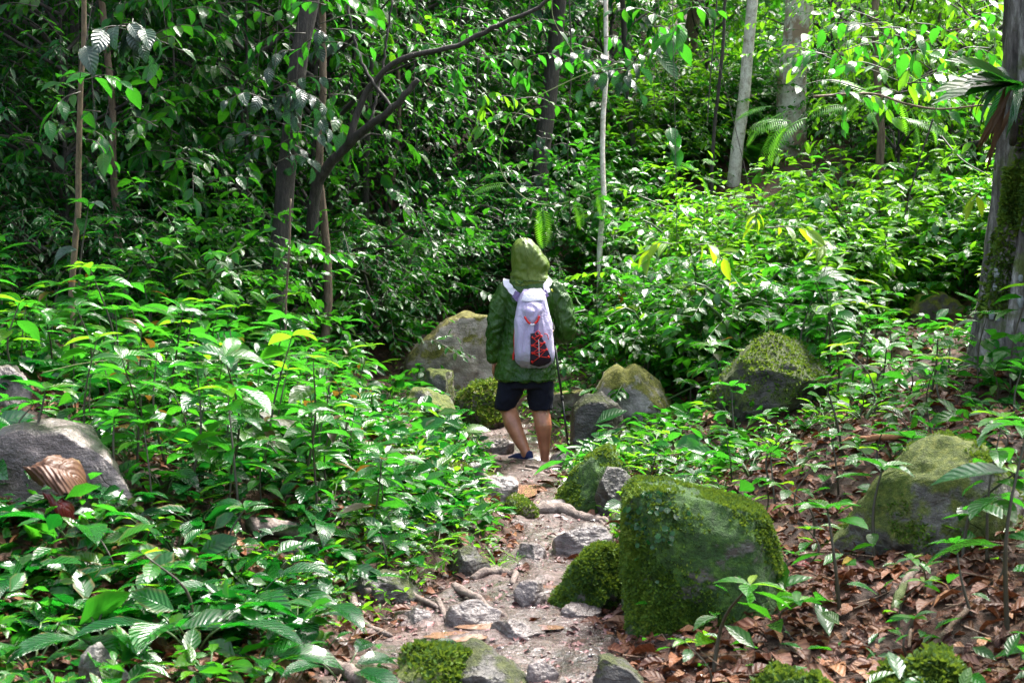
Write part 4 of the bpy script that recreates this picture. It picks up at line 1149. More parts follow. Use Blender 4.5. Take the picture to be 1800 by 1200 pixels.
tree(512, 11.2, 505, 5, 'bark_brown', "pole thin sapling trunk at the foot of the leafy slope", "pole thin pale trunk", 2.05, seed=20, taper=.3)
tree(640, 16.2, 652, 15, 'bark_dark', "dark trunk rising among several thin stems", "dark trunk among thin stems", 10, seed=21, crot=4)
tree(40, 15.5, 20, 30, 'bark_dark', "dark trunk near the frame's edge behind bright leaves", "dark edge trunk", 10, seed=22, crot=5)
tree(330, 18.5, 350, 24, 'bark_dark', "dark trunk deep among the drooping leaves", "deep dark trunk", 11, seed=23, crown=0, cs=1.3, crot=.5)
tree(790, 19.5, 770, 14, 'bark_dark', "thin dark trunk deep in the small leaved thicket", "thin deep dark trunk", 10.5, seed=24, crot=1.5)
tree(1645, 16.5, 1690, 10, 'bark_brown', "thin brown trunk left of the hanging dead straps", "thin brown side trunk", 7, seed=25)
tree(1240, 16.0, 1275, 7, 'bark_dark', "thin dark leaning stem left of the slender pale trunk", "thin dark leaning stem", 5.5, seed=26, taper=.3)
tree(605, 15.8, 628, 9, 'bark_dark', "thin dark stem rising beside a long slanting branch", "thin dark stem", 6.5, seed=27, taper=.4)
tree(668, 17.0, 690, 9, 'bark_brown', "thin curved stem right of the dark trunk among stems", "thin curved stem", 7.0, seed=28, taper=.4, bend=.15)
tree(1120, 18.5, 1090, 12, 'bark_dark', "thin dark trunk behind large hanging leaves", "thin dark trunk behind hanging leaves", 8.0, seed=29)
tree(1480, 21, 1476, 14, 'bark_pale', "distant pale trunk among lime green leaves", "distant pale trunk", 10, seed=30)
tree(1210, 22, 1225, 26, 'bark_brown', "distant brown trunk behind the slender pale one", "distant brown trunk", 11, seed=31)
# added tall tree, unseen beyond the frame's edge, to shade the left bank
tree(-260, 12.5, -240, 40, 'bark_dark', "tall dark tree beyond the frame's edge shading the slope", None, 8.5, seed=32, crown=0, cs=1.2, crot=2.2)

# long slanting branches (a leaning tree)
def limb_tree(name, label, cat, mat, paths, lm=None):
    """paths: list of ((px,py,y)..., r0, r1)"""
    P0 = W(*paths[0][0][0])
    base = (P0.x, P0.y, P0.z)
    o = empty(name, base, label, cat)
    for k, (pts, r0, r1, nm) in enumerate(paths):
        c = catmull([np.array(W(*p)) for p in pts], 30)
        c[1:-1] += rng.normal(0, .006, (28, 3))
        V, F, U = tube(c - np.array(base), np.linspace(r0, r1, 30), 8, True, .15, k + 3)
        link(nm, np_mesh(nm, V, F, M[mat], U), o)
    if lm: landmark(lm, base)
    return o
limb_tree("tree", "dark leaning tree with long slanting limbs across the thicket", "tree", 'bark_dark', [
    ([(548, 420, 13.0), (560, 318, 12.9), (620, 248, 12.7), (690, 190, 12.5), (735, 140, 12.4)], .06, .022, "trunk"),
    ([(612, 256, 12.7), (640, 170, 12.7), (700, 108, 12.6), (800, 82, 12.5), (870, 48, 12.4), (950, 12, 12.3), (1000, -30, 12.2)], .035, .014, "branch"),
    ([(690, 190, 12.5), (640, 120, 12.7), (618, 40, 12.8), (600, -40, 12.9)], .016, .010, "branch"),
    ([(650, 225, 12.6), (672, 120, 12.8), (690, 0, 12.9)], .014, .009, "branch")], "dark leaning tree")

# ------------------------------------------------------------------ the big mossy trunk at the edge
def big_tree():
    y = 9.7; cx = 3.74; zb = Tz(cx - .3, y) - .25
    n, seg = 90, 96
    z = np.linspace(zb, 8.0, n)
    a = np.linspace(0, 2 * np.pi, seg, endpoint=False)
    A, Zm = np.meshgrid(a, z)
    f = (Zm - zb)
    r0 = .51 + .16 * np.exp(-f * 1.5) - .025 * f
    lob = .09 * np.exp(-f * .5) * np.cos(2 * A + 1.2 + f * .5) + .05 * np.exp(-f * .8) * np.cos(3 * A + .8 + f * .3) + .03 * np.cos(5 * A + 2 + f * .5) * np.exp(-f * .5)
    ridge = np.abs(fbm(np.cos(A) * 5.5 + 3, np.sin(A) * 5.5 + Zm * .35, 5, 4))
    rr = r0 + lob - .085 * (1 - np.clip(ridge * 4, 0, 1)) + fbm(np.cos(A) * 9, np.sin(A) * 9 + Zm * 1.6, 15, 3) * .05 + fbm(A * 0 + Zm * 1.1, np.cos(A) * 2 + np.sin(A), 8, 3) * .05
    X = rr * np.cos(A) + .055 * f * .4; Yv = rr * np.sin(A)
    V = np.stack([X, Yv, Zm - zb], -1).reshape(-1, 3)
    i = np.arange(n - 1)[:, None] * seg; j = np.arange(seg)[None]; j2 = (j + 1) % seg
    q = np.stack([i + j, i + j2, i + seg + j2, i + seg + j], -1).reshape(-1, 4)
    F = np.vstack([q[:, [0, 1, 2]], q[:, [0, 2, 3]]])
    o = empty("tree", (cx, y, zb), "huge grey furrowed trunk with moss and pale oval lichens at the frame's edge", "tree")
    link("trunk", np_mesh("trunk", V, F, M['bark_big']), o)
    # moss cushions on the near left flank
    ce = V[F].mean(1); an = np.arctan2(ce[:, 1], ce[:, 0])
    for k, (za, zc, a0, a1, cnt) in enumerate([(1.2, 1.55, -2.95, -2.35, 3600), (.6, 1.15, -3.14, -2.7, 1300), (.6, 1.9, -2.15, -1.95, 1500), (1.6, 2.1, -2.7, -2.35, 1100), (2.0, 3.0, -2.4, -2.1, 900)]):
        sel = (ce[:, 2] > za) & (ce[:, 2] < zc) & (an > a0) & (an < a1)
        moss_tufts(o, V, F[sel], cnt, 60 + k, .9, .035)
    k = NT("pale_lichen"); lich = k.done(k.bsdf(Base_Color=k.mix(k.smooth(k.noise(60, 3), .4, .6), (.13, .15, .145), (.24, .27, .26)), Roughness=.8))
    for (px, py, s) in [(1742, 483, 1.25), (1767, 480, .9), (1777, 490, .7), (1737, 506, .7), (1778, 532, 1.2), (1747, 556, .9), (1757, 562, .6)]:
        p = W(px, py, y - .38)
        t = math.atan2(-.9, (p.x - cx) / .45)
        lx = (p.x - cx) / .58; ang = -math.acos(max(-.95, min(.95, lx)))
        zi = int(np.clip(np.searchsorted(z, p.z), 0, n - 1)); ai = int((ang % (2 * np.pi)) / (2 * np.pi) * seg) % seg
        rad = rr[zi, ai] + .006
        c = np.array([rad * math.cos(ang) + .055 * .4 * (p.z - zb), rad * math.sin(ang), p.z - zb])
        tx = np.array([-math.sin(ang), math.cos(ang), 0]); nn = np.array([math.cos(ang), math.sin(ang), 0])
        b = np.linspace(0, 2 * np.pi, 14, endpoint=False)
        ring = c + np.cos(b)[:, None] * tx * .012 * s * (1 + .25 * np.sin(b * 3 + px)[:, None]) + np.sin(b)[:, None] * np.array([0, 0, 1]) * .036 * s
        Vv = np.vstack([c + nn * .006, ring, ring - nn * .03])
        jj = np.arange(14); jn = (jj + 1) % 14
        Fv = np.vstack([np.stack([0 * jj, 1 + jn, 1 + jj], -1), np.stack([1 + jj, 1 + jn, 15 + jn], -1), np.stack([1 + jj, 15 + jn, 15 + jj], -1)])
        link("lichen", np_mesh("lichen", Vv, Fv, lich), o)
    cr = link("crown", CANOPY[1], o, (.2, 0, 6.6)); cr["kind"] = "stuff"; cr.scale = (.8, .8, .8)
    BLOCK.append((cx, y, .75))
    landmark("huge furrowed trunk", (3.4, y, 1.2))
    KEEP.append((1712, 380, 1800, 640, 9.2))
big_tree()

# ------------------------------------------------------------------ background trees and shrubs
VAR = {
    'droop': [crown_mesh("crown", 100 + i, .3, 4.8, 1.3, 44, 10, .115, LOW, 'leaf_dark' if i else 'leaf_mid', ln=.55, droop=.55, sag=.4, cr=.45, top=.8) for i in range(3)],
    'small': [crown_mesh("crown", 200 + i, .2, 4.8, 1.25, 46, 11, .080, LOW, 'leaf_dark' if i == 1 else 'leaf_mid', ln=.5, droop=.3, sag=.3, cr=.45, per=11, top=.8) for i in range(3)],
    'mid':   [crown_mesh("crown", 300 + i, .2, 4.6, 1.25, 42, 10, .105, LOW, 'leaf_mid', ln=.55, droop=.35, sag=.3, cr=.44, top=.8) for i in range(3)],
    'lime':  [crown_mesh("crown", 400 + i, .3, 4.8, 1.35, 38, 9, .14, LOWB, 'leaf_lime', ln=.6, droop=.4, sag=.3, cr=.45, top=.8) for i in range(3)],
    'big':   [crown_mesh("crown", 350 + i, .4, 4.6, 1.3, 26, 7, .19, LOWB, 'leaf_mid' if i else 'leaf_dark', ln=.6, droop=.55, sag=.35, cr=.42, top=.8) for i in range(2)],
    'low':   [crown_mesh("crown", 450 + i, .08, 1.0, .7, 18, 8, .125, LOWB, 'leaf_mid', ln=.38, droop=.25, sag=.1, cr=.24, top=.9, tmat='stem_green') for i in range(3)],
    'lowl':  [crown_mesh("crown", 460 + i, .08, 1.0, .7, 17, 8, .14, LOW, 'leaf_lime', ln=.40, droop=.25, sag=.1, cr=.24, top=.9, tmat='stem_green') for i in range(2)] ,
    'lowd':  [crown_mesh("crown", 470 + i, .08, 1.0, .7, 20, 9, .085, LOW, 'leaf_mid' if i == 0 else 'leaf_dark', ln=.36, droop=.3, sag=.15, cr=.24, top=.9, tmat='stem_dark') for i in range(3)],
}
DESC = {'droop': "dark understory tree with drooping narrow leaves", 'small': "dense small leaved understory tree", 'mid': "mid green understory tree", 'big': "understory tree with large broad leaves",
        'lime': "bright lime broad leaved tree", 'low': "low mid green shrub", 'lowl': "low lime broad leaved shrub", 'lowd': "low dark small leaved shrub"}
_tp, _tf, _tu = tube(catmull([(0, 0, -.2), (.03, .02, 1.2), (-.03, .03, 2.6), (.02, 0, 4.2)], 14), np.linspace(.030, .007, 14), 8, True, .1, 4)
TRUNK_SHARED = {m: np_mesh("trunk", _tp, _tf, M[m], _tu) for m in ('bark_dark', 'bark_brown', 'bark_pale')}
bg_items = []
def bush(kind, x, y, s, zs=1.0, rz=None, flat=None):
    o = empty("understory_tree" if kind in ('droop', 'small', 'mid', 'lime', 'big') else "shrub", (x, y, Tz(x, y)), None, "tree" if kind in ('droop', 'small', 'mid', 'lime', 'big') else "shrub",
              "trees of the forest understory" if kind in ('droop', 'small', 'mid', 'lime', 'big') else "shrubs under the trees")
    o.rotation_euler = (0, 0, rng.uniform(0, 6.28) if rz is None else rz)
    o.scale = (s, s, s * zs)
    c = link("crown", VAR[kind][rng.integers(0, len(VAR[kind]))], o); c["kind"] = "stuff"
    if kind in ('droop', 'small', 'mid', 'lime', 'big'):
        link("trunk", TRUNK_SHARED['bark_brown' if kind == 'lime' and rng.random() < .5 else 'bark_dark'], o)
    bg_items.append((o, DESC[kind]))
    return o
def in_px(x, y): return 900 + FPX * x / y
for y, step in ((12.6, 1.4), (14.2, 1.3), (15.8, 1.3), (17.4, 1.35), (19.2, 1.4), (21.4, 1.55), (24, 1.8), (27.5, 2.1), (31, 2.6), (36, 3.2), (42, 3.8)):
    hwid = y * .40 + 1.2
    x = -hwid
    while x < hwid:
        xx = x + rng.uniform(-.4, .4) * step; yy = y + rng.uniform(-.7, .7) * (1 + (y > 20))
        x += step
        p = in_px(xx, yy)
        if blocked(xx, yy, .1): continue
        if yy < 15.4 and p < 1000 and hides((xx, yy, Tz(xx, yy)), 1.9, 4): continue
        if p < 660:
            if y < 13 and p > 420: continue
            kind = 'droop' if rng.random() < .50 else ('small' if rng.random() < .45 else ('mid' if rng.random() < .5 else 'big'))
            bush(kind, xx, yy, rng.uniform(.9, 1.2) * (1 + .012 * (y - 12)), rng.uniform(1.0, 1.35) if y > 13.5 else .8)
        elif p < 1130:
            if y < 16.5: continue
            if 1010 < p < 1110 and y < 17.5: continue
            kind = 'small' if rng.random() < .5 else ('mid' if rng.random() < .5 else ('big' if rng.random() < .6 else 'lime'))
            bush(kind, xx, yy, rng.uniform(.9, 1.15) * (1 + .012 * (y - 12)), rng.uniform(1.0, 1.3))
        else:
            if y < 20:
                if 1180 < p < 1500: continue
                if y < 15: continue
                bush('mid' if rng.random() < .5 else 'lime', xx, yy, rng.uniform(.6, .85), rng.uniform(.9, 1.2))
            else:
                if rng.random() < .30: continue
                kind = 'lime' if rng.random() < .68 else 'mid'
                bush(kind, xx, yy, rng.uniform(.9, 1.2) * (1 + .010 * (y - 12)), rng.uniform(.85, 1.2))
# low shrubs that fill the foot of the forest
cnt = 0
for _ in range(900):
    yy = rng.uniform(11.5, 20); xx = rng.uniform(-.40, .40) * yy
    p = in_px(xx, yy)
    if 700 < p < 1010 and yy < 15.6: continue
    if abs(xx - path_x(yy)) < .8 and yy < 16: continue
    if blocked(xx, yy, .35): continue
    h = rng.uniform(.7, 1.25)
    if p > 1200: h = min(h, .95)
    if hides((xx, yy, Tz(xx, yy)), 1.4 * h, h + .2): continue
    if any((o.location.x - xx) ** 2 + (o.location.y - yy) ** 2 < .55 ** 2 for o, _d in bg_items): continue
    bush('lowd' if p < 1000 and rng.random() < .7 else ('lowl' if p > 1150 and rng.random() < .45 else 'low'), xx, yy, h)
    cnt += 1
    if cnt >= 120: break
label_all(bg_items)
def far_forest():
    N = 26000
    y = rng.uniform(22, 58, N); x = rng.uniform(-.52, .52, N) * y
    z = T(x, y) + rng.random(N) ** 1.3 * (5.5 - 4.0 * sstep(-2, 6, x))
    d = rng.normal(0, 1, (N, 3)) + np.array([0, -.2, -.5]); u = rng.normal(0, .5, (N, 3)) + np.array([0, -.4, 1])
    V, F, U = place(LOWB, np.stack([x, y, z], -1), d, u, rng.uniform(.18, .42, N))
    tag(link("far_forest", np_mesh("far_forest", V, F, M['leaf_mid'], U)), kind="stuff")
far_forest()

# ------------------------------------------------------------------ plants whose leaves are parts
def leaf_meshes(key, mat, **kw):
    out = []
    for i in range(3):
        V, F, U = leaf_tpl(1.0, seed=i * 1.7, **{**kw, 'droop': kw.get('droop', .3) * (.7 + .35 * i)})
        out.append(np_mesh("leaf", V, F, M[mat], U))
    return out
def frond_tpl(pairs=14, L=1.0, wd=.30, leafw=.30, droop=.5, fold=.15, tipk=.9, sub=None):
    """pinnate frond along +y: a curved midrib with paired leaflets"""
    acc = Acc()
    t = np.linspace(0, 1, 16)
    k = droop * 1.5
    def ax(t): return np.stack([0 * t, np.sin(k * t) / k * L, -(1 - np.cos(k * t)) / k * L], -1)
    acc.add(*tube(ax(t), np.linspace(.010, .003, 16) * L, 4, False))
    tt = np.linspace(.14, .99, pairs)
    P = ax(tt); Tn = norm(ax(tt + .01) - ax(tt - .01))
    w = wd * np.sin(np.pi * (tt * .86 + .10)) ** .7
    for sg in (-1, 1):
        d = np.array([1.0 * sg, 0, 0]) * .9 + Tn * .45 + np.array([0, 0, -.12])
        acc.add(*place(LOWN if sub is None else sub, P, d, np.repeat([[0, .1, 1.0]], pairs, 0) + fold * sg * np.array([-1.0, 0, 0]), w))
    return acc
LM = {
    'sap': leaf_meshes('sap', 'leaf_sapling', Wd=.46, rows=4, cols=3, fold=.13, droop=.38, tip=1.2),
    'sapmid': leaf_meshes('sapmid', 'leaf_mid', Wd=.48, rows=4, cols=3, fold=.12, droop=.35, tip=1.1),
    'lime': leaf_meshes('lime', 'leaf_lime', Wd=.42, rows=4, cols=3, fold=.12, droop=.3, tip=1.1),
    'young': leaf_meshes('young', 'leaf_young', Wd=.34, rows=4, cols=3, fold=.2, droop=.3, tip=1.1),
    'red': leaf_meshes('red', 'leaf_red', Wd=.42, rows=4, cols=3, fold=.10, droop=.4, tip=.9),
    'gloss': leaf_meshes('gloss', 'leaf_gloss', Wd=.42, rows=7, cols=5, fold=.10, droop=.65, tip=.9, wav=.025),
    'broad': leaf_meshes('broad', 'leaf_sapling', Wd=.58, rows=5, cols=5, fold=.10, droop=.4, tip=1.0),
    'grey': leaf_meshes('grey', 'leaf_grey', Wd=.5, rows=5, cols=5, fold=.12, droop=.8, tip=.9, wav=.03),
    'strap': leaf_meshes('strap', 'leaf_gloss', Wd=.12, rows=7, cols=3, fold=.25, droop=.8, tip=.5),
    'deadstrap': leaf_meshes('deadstrap', 'strap_dead', Wd=.07, rows=6, cols=3, fold=.5, droop=.5, tip=.3),
    'blade': leaf_meshes('blade', 'leaf_lime', Wd=.06, rows=5, cols=3, fold=.3, droop=.9, tip=.3),
}
FR = {
    'fern': [frond_tpl(18, 1, .22, droop=.5 + .15 * i).mesh("frond", M['fern']) for i in range(3)],
    'feather': [frond_tpl(17, 1, .26, droop=.4 + .2 * i, sub=leaf_tpl(1, .15, 1, 3, .1, .3)).mesh("frond", M['feather']) for i in range(3)],
    'palm': [frond_tpl(16, 1, .42, droop=.45 + .15 * i, sub=leaf_tpl(1, .12, 3, 3, .3, .5)).mesh("frond", M['leaf_gloss']) for i in range(3)],
}
def frame_m(d, up):
    d = Vector(d).normalized(); x = d.cross(Vector(up)).normalized(); n = x.cross(d)
    return Matrix((x, d, n)).transposed()
def add_leaf(parent, me, pos, d, up, L, name="leaf"):
    o = link(name, me, parent)
    o.matrix_local = Matrix.LocRotScale(Vector(pos), frame_m(d, up).to_quaternion(), Vector((L, L, L)))
    return o
def stem_mesh(pts, r0, r1, mat):
    c = catmull(pts, 10)
    V, F, U = tube(c, np.linspace(r0, r1, 10), 6)
    return np_mesh("stem", V, F, M[mat], U), c
PROTO = {}
def proto_sapling(h, nl, L, keys, seed, spread=.55, smat='stem_dark', topn=4, topkey=None, drop=.15):
    rg = np.random.default_rng(seed)
    ch = []
    me, c = stem_mesh([(0, 0, -.06), (rg.normal(0, .03), rg.normal(0, .03), h * .5), (rg.normal(0, .05), rg.normal(0, .05), h)], .007 + .004 * h, .003, smat)
    ch.append(("stem", me, None))
    a = rg.uniform(0, 6.28)
    for i in range(nl):
        f = .38 + .55 * i / max(1, nl - 1) if nl > 1 else .7
        p = c[min(9, int(f * 9))]
        a += 2.4 + rg.normal(0, .3)
        d = (math.cos(a), math.sin(a), rg.normal(.15, .15) - drop * .5)
        q = p + np.array([d[0], d[1], .1]) * .03
        ch.append(("leaf", LM[keys[rg.integers(0, len(keys))]][rg.integers(0, 3)], (q, d, (rg.normal(0, .2), rg.normal(0, .2), 1), L * rg.uniform(.75, 1.15))))
    for i in range(topn):
        a = i * 6.283 / topn + rg.normal(0, .25)
        d = (math.cos(a), math.sin(a), rg.normal(.30, .15))
        k = topkey if topkey and rg.random() < .6 else keys[rg.integers(0, len(keys))]
        ch.append(("leaf", LM[k][rg.integers(0, 3)], (c[-1], d, (rg.normal(0, .15), rg.normal(0, .15), 1), L * rg.uniform(.6, 1.0))))
    return ch
def proto_rosette(nl, L, key, seed, up=.55, pet=.10):
    rg = np.random.default_rng(seed); ch = []
    for i in range(nl):
        a = i * 2.4 + rg.normal(0, .3)
        e = rg.uniform(.25, 1.0) * up
        d = np.array([math.cos(a), math.sin(a), e])
        b = np.array([0, 0, -.02]); t = d * pet * rg.uniform(.7, 1.4) + np.array([0, 0, pet * .5])
        me, c = stem_mesh([b, (b + t) / 2 + np.array([0, 0, .015]), t], .004, .003, 'stem_green')
        ch.append(("stem", me, None))
        ch.append(("leaf", LM[key][rg.integers(0, 3)], (t, tuple(d * np.array([1, 1, .8])), (rg.normal(0, .15), rg.normal(0, .15), 1), L * rg.uniform(.7, 1.15))))
    return ch
def proto_fern(nf, L, key, seed, up=.9, nm="frond"):
    rg = np.random.default_rng(seed); ch = []
    for i in range(nf):
        a = i * 6.283 / nf + rg.normal(0, .3)
        d = (math.cos(a), math.sin(a), rg.uniform(.5, 1.1) * up)
        ch.append((nm, FR[key][rg.integers(0, 3)], ((0, 0, 0), d, (0, 0, 1), L * rg.uniform(.7, 1.15))))
    return ch
P_ = {
    'sapling': [proto_sapling(.62, 8, .22, ['sap', 'sap', 'sapmid'], 1), proto_sapling(.78, 9, .23, ['sap', 'sapmid'], 2, topkey='lime'), proto_sapling(.5, 7, .21, ['sap', 'sapmid', 'lime'], 3),
                proto_sapling(.70, 8, .24, ['sap', 'broad'], 4), proto_sapling(.55, 8, .21, ['sapmid', 'red', 'red', 'sap'], 5), proto_sapling(.66, 8, .22, ['lime', 'sapmid'], 6, topkey='young')],
    'seedling': [proto_sapling(.26, 2, .13, ['sapmid', 'sap'], 11, topn=5), proto_sapling(.34, 3, .14, ['sap'], 12, topn=6), proto_sapling(.20, 1, .12, ['sapmid', 'lime'], 13, topn=5), proto_sapling(.30, 3, .13, ['lime', 'sapmid'], 14, topn=4, topkey='young')],
    'glossy_herb': [proto_rosette(5, .31, 'gloss', 21), proto_rosette(6, .29, 'gloss', 22, .8), proto_rosette(5, .33, 'gloss', 23, .5), proto_rosette(7, .26, 'gloss', 24, .7)],
    'fern': [proto_fern(6, .36, 'fern', 31), proto_fern(5, .42, 'fern', 32, .7), proto_fern(7, .32, 'fern', 33, 1.1)],
    'herb': [proto_rosette(7, .10, 'sapmid', 41, .9, .06), proto_rosette(8, .11, 'lime', 42, .9, .07), proto_rosette(7, .12, 'sap', 43, .8, .07)],
    'grass_tuft': [[("blade", LM['blade'][i % 3], ((random.uniform(-.02, .02), random.uniform(-.02, .02), -.01), (math.cos(i * 2.4) * .4, math.sin(i * 2.4) * .4, 1), (math.cos(i * 2.4) * -1, math.sin(i * 2.4) * -1, .4), random.uniform(.12, .24))) for i in range(14)]],
    'palm': [proto_fern(6, .75, 'palm', 51, .9)],
    'grey_leaved': [proto_sapling(1.0, 6, .24, ['grey', 'sap'], 61, topn=5)],
}
PD = {'sapling': ["sapling", "tall sapling", "short leafy sapling", "broad leaved sapling", "sapling with reddish leaves", "lime green sapling"],
      'seedling': ["small seedling", "whorled seedling", "tiny seedling", "pale topped seedling"],
      'glossy_herb': ["pleated glossy herb", "upright pleated herb", "spreading pleated herb", "bushy pleated herb"],
      'fern': ["green fern", "arching fern", "dense fern"], 'herb': ["low green herb", "low lime herb", "low dark herb"],
      'grass_tuft': ["grass tuft"], 'palm': ["dark palm"], 'grey_leaved': ["greyish big leaved plant"]}
PG = {'sapling': "saplings on the slopes", 'seedling': "seedlings in the litter", 'glossy_herb': "pleated glossy herbs on the bank", 'fern': "ferns on the forest floor",
      'herb': "low herbs on the forest floor", 'grass_tuft': "grass tufts by the path", 'palm': "palms in the thicket", 'grey_leaved': "big leaved grey plants"}
plant_items = []
def plant(kind, v, loc, s=1.0, rz=None, label=None, tilt=None):
    ch = P_[kind][v % len(P_[kind])]
    key = (kind, v % len(P_[kind]))
    o = empty(kind, tuple(loc), label, {'sapling': "sapling", 'seedling': "seedling", 'fern': "fern", 'palm': "palm", 'grass_tuft': "grass"}.get(kind, "plant"), PG[kind])
    tl = rng.normal(0, .10, 2) if tilt is None else tilt
    o.rotation_euler = (tl[0], tl[1], rng.uniform(0, 6.28) if rz is None else rz)
    o.scale = (s, s, s)
    if key in PROTO:                                 # copy the first one's parts
        for c in PROTO[key]:
            k = c.copy(); COL.objects.link(k); k.parent = o
    else:
        PROTO[key] = []
        for nm, me, tr in ch:
            if tr is None: c = link(nm, me, o)
            else: c = add_leaf(o, me, *tr, name=nm)
            PROTO[key].append(c)
    if label is None: plant_items.append((o, PD[kind][v % len(PD[kind])]))
    return o
taken = []
def scatter(kind, n, x0, x1, y0, y1, smin, smax, mind, hgt, wid, pathgap=.25, variants=None, density=None, tries=40):
    k = 0
    for _ in range(n * tries):
        if k >= n: break
        x, y = rng.uniform(x0, x1), rng.uniform(y0, y1)
        px = in_px(x, y)
        if kind in ('sapling', 'glossy_herb') and not -120 < px < 1920: continue
        if px < -350 or px > 2300: continue
        if density is not None and rng.random() > density(x, y): continue
        if abs(x - path_x(y)) < path_hw(y) + pathgap: continue
        if blocked(x, y, .03): continue
        s = rng.uniform(smin, smax)
        p = (x, y, Tz(x, y))
        if hides(p, wid * s, hgt * s): continue
        if any((a - x) ** 2 + (b - y) ** 2 < (mind * .5 * (1 + (q == kind))) ** 2 for a, b, q in taken): continue
        taken.append((x, y, kind))
        plant(kind, int(rng.choice(variants)) if variants else int(rng.integers(0, len(P_[kind]))), p, s)
        k += 1
# chosen ones first
def chosen(kind, v, px, py, s, label, rz=None, d=None):
    p = G(px, py) if d is None else W(px, py, d)
    if d is not None: p.z = Tz(p.x, p.y)
    plant(kind, v, p, s, rz, label, (0, 0)); taken.append((p.x, p.y, kind))
chosen('seedling', 3, 1462, 722, 1.35, "upright seedling with a yellow tip leaf by the large slanting boulder", .4)
chosen('seedling', 1, 1380, 705, .95, "flat topped seedling against the large slanting boulder's dark side", 1.0)
chosen('seedling', 1, 1480, 1085, 1.3, "umbrella shaped seedling standing in brown litter", 2.0)
chosen('seedling', 3, 1250, 1180, 1.25, "branching seedling with glossy leaves beside the biggest mossy boulder", 1.1)
chosen('seedling', 1, 1085, 1065, .55, "little glossy seedling at the foot of the rounded mossy boulder", .2)
chosen('seedling', 1, 1610, 930, 1.3, "drooping seedling growing over the wide grey boulder's moss", .9)
chosen('sapling', 3, 1772, 1120, 1.15, "tall stemmed sapling at the frame's edge by the wide grey boulder", .3)
chosen('seedling', 1, 1475, 870, .9, "seedling with one upright ribbed leaf by the wide grey boulder", 2.2)
chosen('seedling', 0, 1355, 850, 1.0, "seedling behind the biggest square mossy boulder's corner", .6)
chosen('seedling', 1, 70, 870, 1.45, "thin stemmed seedling before the curled brown leaf", .6)
chosen('seedling', 1, 215, 880, 1.2, "thin stemmed seedling before the cracked lilac boulder's end", 1.6)
chosen('glossy_herb', 1, 735, 1175, .55, "small upright herb with rounded leaves beside the moss fringed stone", .6)
chosen('glossy_herb', 3, 665, 985, .85, "bushy pleated herb overhanging the earthy ledge", .4)
chosen('glossy_herb', 0, 560, 950, .95, "spreading pleated herb behind the weathered log", .7)
chosen('glossy_herb', 2, 200, 1165, 1.4, "largest pleated herb bending over the plain grey stone", 1.5)
chosen('glossy_herb', 0, 340, 1150, 1.3, "broad pleated herb right of the plain grey stone", 2.5)
chosen('glossy_herb', 1, 430, 1080, 1.2, "shiny pleated herb in the gap of the litter", .1)
chosen('glossy_herb', 3, 520, 1120, 1.15, "shiny ribbed herb above the weathered sloping root", 2.9)
chosen('glossy_herb', 2, 60, 1180, 1.3, "pleated herb in the frame's bottom corner", .9)
chosen('glossy_herb', 0, 130, 960, 1.15, "pleated herb below the curled brown leaf", 1.9)
chosen('glossy_herb', 1, 440, 1190, .85, "dark pleated herb at the frame's bottom edge", 1.2)
chosen('glossy_herb', 2, 600, 1200, .8, "pleated herb next to the weathered sloping root", .3)
chosen('grass_tuft', 0, 872, 1000, .8, "grass tuft growing by the dark pointed stone", .3)
chosen('grass_tuft', 0, 905, 990, .55, "short grass blades on the path near the dark pointed stone", 1.3)
chosen('grass_tuft', 0, 860, 905, .8, "grass tuft hanging over the arching mossy root", 2.3)
chosen('palm', 0, 245, 450, 1.15, "dark palm with folded fronds above the leafy slope", .5, d=10.5)
chosen('fern', 1, 1040, 775, .7, "bluish fern in the shade of the dark block of stone", .5, d=10.7)
chosen('grey_leaved', 0, 135, 100, 1.0, "plant with large hanging lobed leaves", .5, d=10.2)
chosen('seedling', 1, 1540, 985, 1.25, "seedling spreading over the wide grey boulder's mossy edge", .2)
chosen('seedling', 3, 1690, 985, 1.4, "seedling before the middle of the wide grey boulder", 1.4)
chosen('sapling', 1, 1735, 990, .8, "leafy sapling hiding the far end of the wide grey boulder", 2.4)
chosen('sapling', 5, 1640, 770, .7, "lime sapling just above the wide grey boulder", 1.4)
chosen('sapling', 0, 1720, 690, .8, "sapling growing at the huge furrowed trunk's foot", .4)
chosen('sapling', 1, 1775, 700, .9, "sapling hiding the huge furrowed trunk's base", 1.4)
chosen('glossy_herb', 1, 95, 908, .9, "pleated herb against the cracked lilac boulder's foot", 1.2)
chosen('glossy_herb', 2, 205, 905, .85, "pleated herb hiding the cracked lilac boulder's lower end", 2.2)
scatter('glossy_herb', 26, -3.0, -.5, 4.9, 7.6, .5, .95, .34, .3, .2, .20)
scatter('sapling', 172, -5.4, -.65, 6.8, 12.6, .55, 1.05, .215, .75, .33, .30, variants=[0, 3, 2, 3, 4, 0, 4, 1])
scatter('sapling', 140, .95, 6.0, 8.6, 14.0, .65, 1.2, .22, .75, .33, .55, variants=[0, 1, 2, 3, 5, 5, 5, 1, 4], density=lambda x, y: 1 if y > 9.7 else (.2 + .8 * (x > 2.6)))
scatter('seedling', 46, -4.5, -.5, 5.2, 10, .7, 1.2, .24, .3, .13, .1)
scatter('seedling', 100, .5, 4.6, 5.0, 11.2, .65, 1.3, .24, .3, .13, .15)
scatter('seedling', 30, -1.8, 2.4, 11.5, 16, .8, 1.4, .26, .3, .13, .15)
scatter('fern', 16, -4, -.6, 5.4, 10, .7, 1.1, .3, .3, .25, .15)
scatter('fern', 12, .8, 4.5, 9.5, 14.5, .7, 1.2, .3, .3, .25, .15)
scatter('herb', 90, -3.5, -.35, 5.0, 11.5, .7, 1.3, .16, .15, .1, .02)
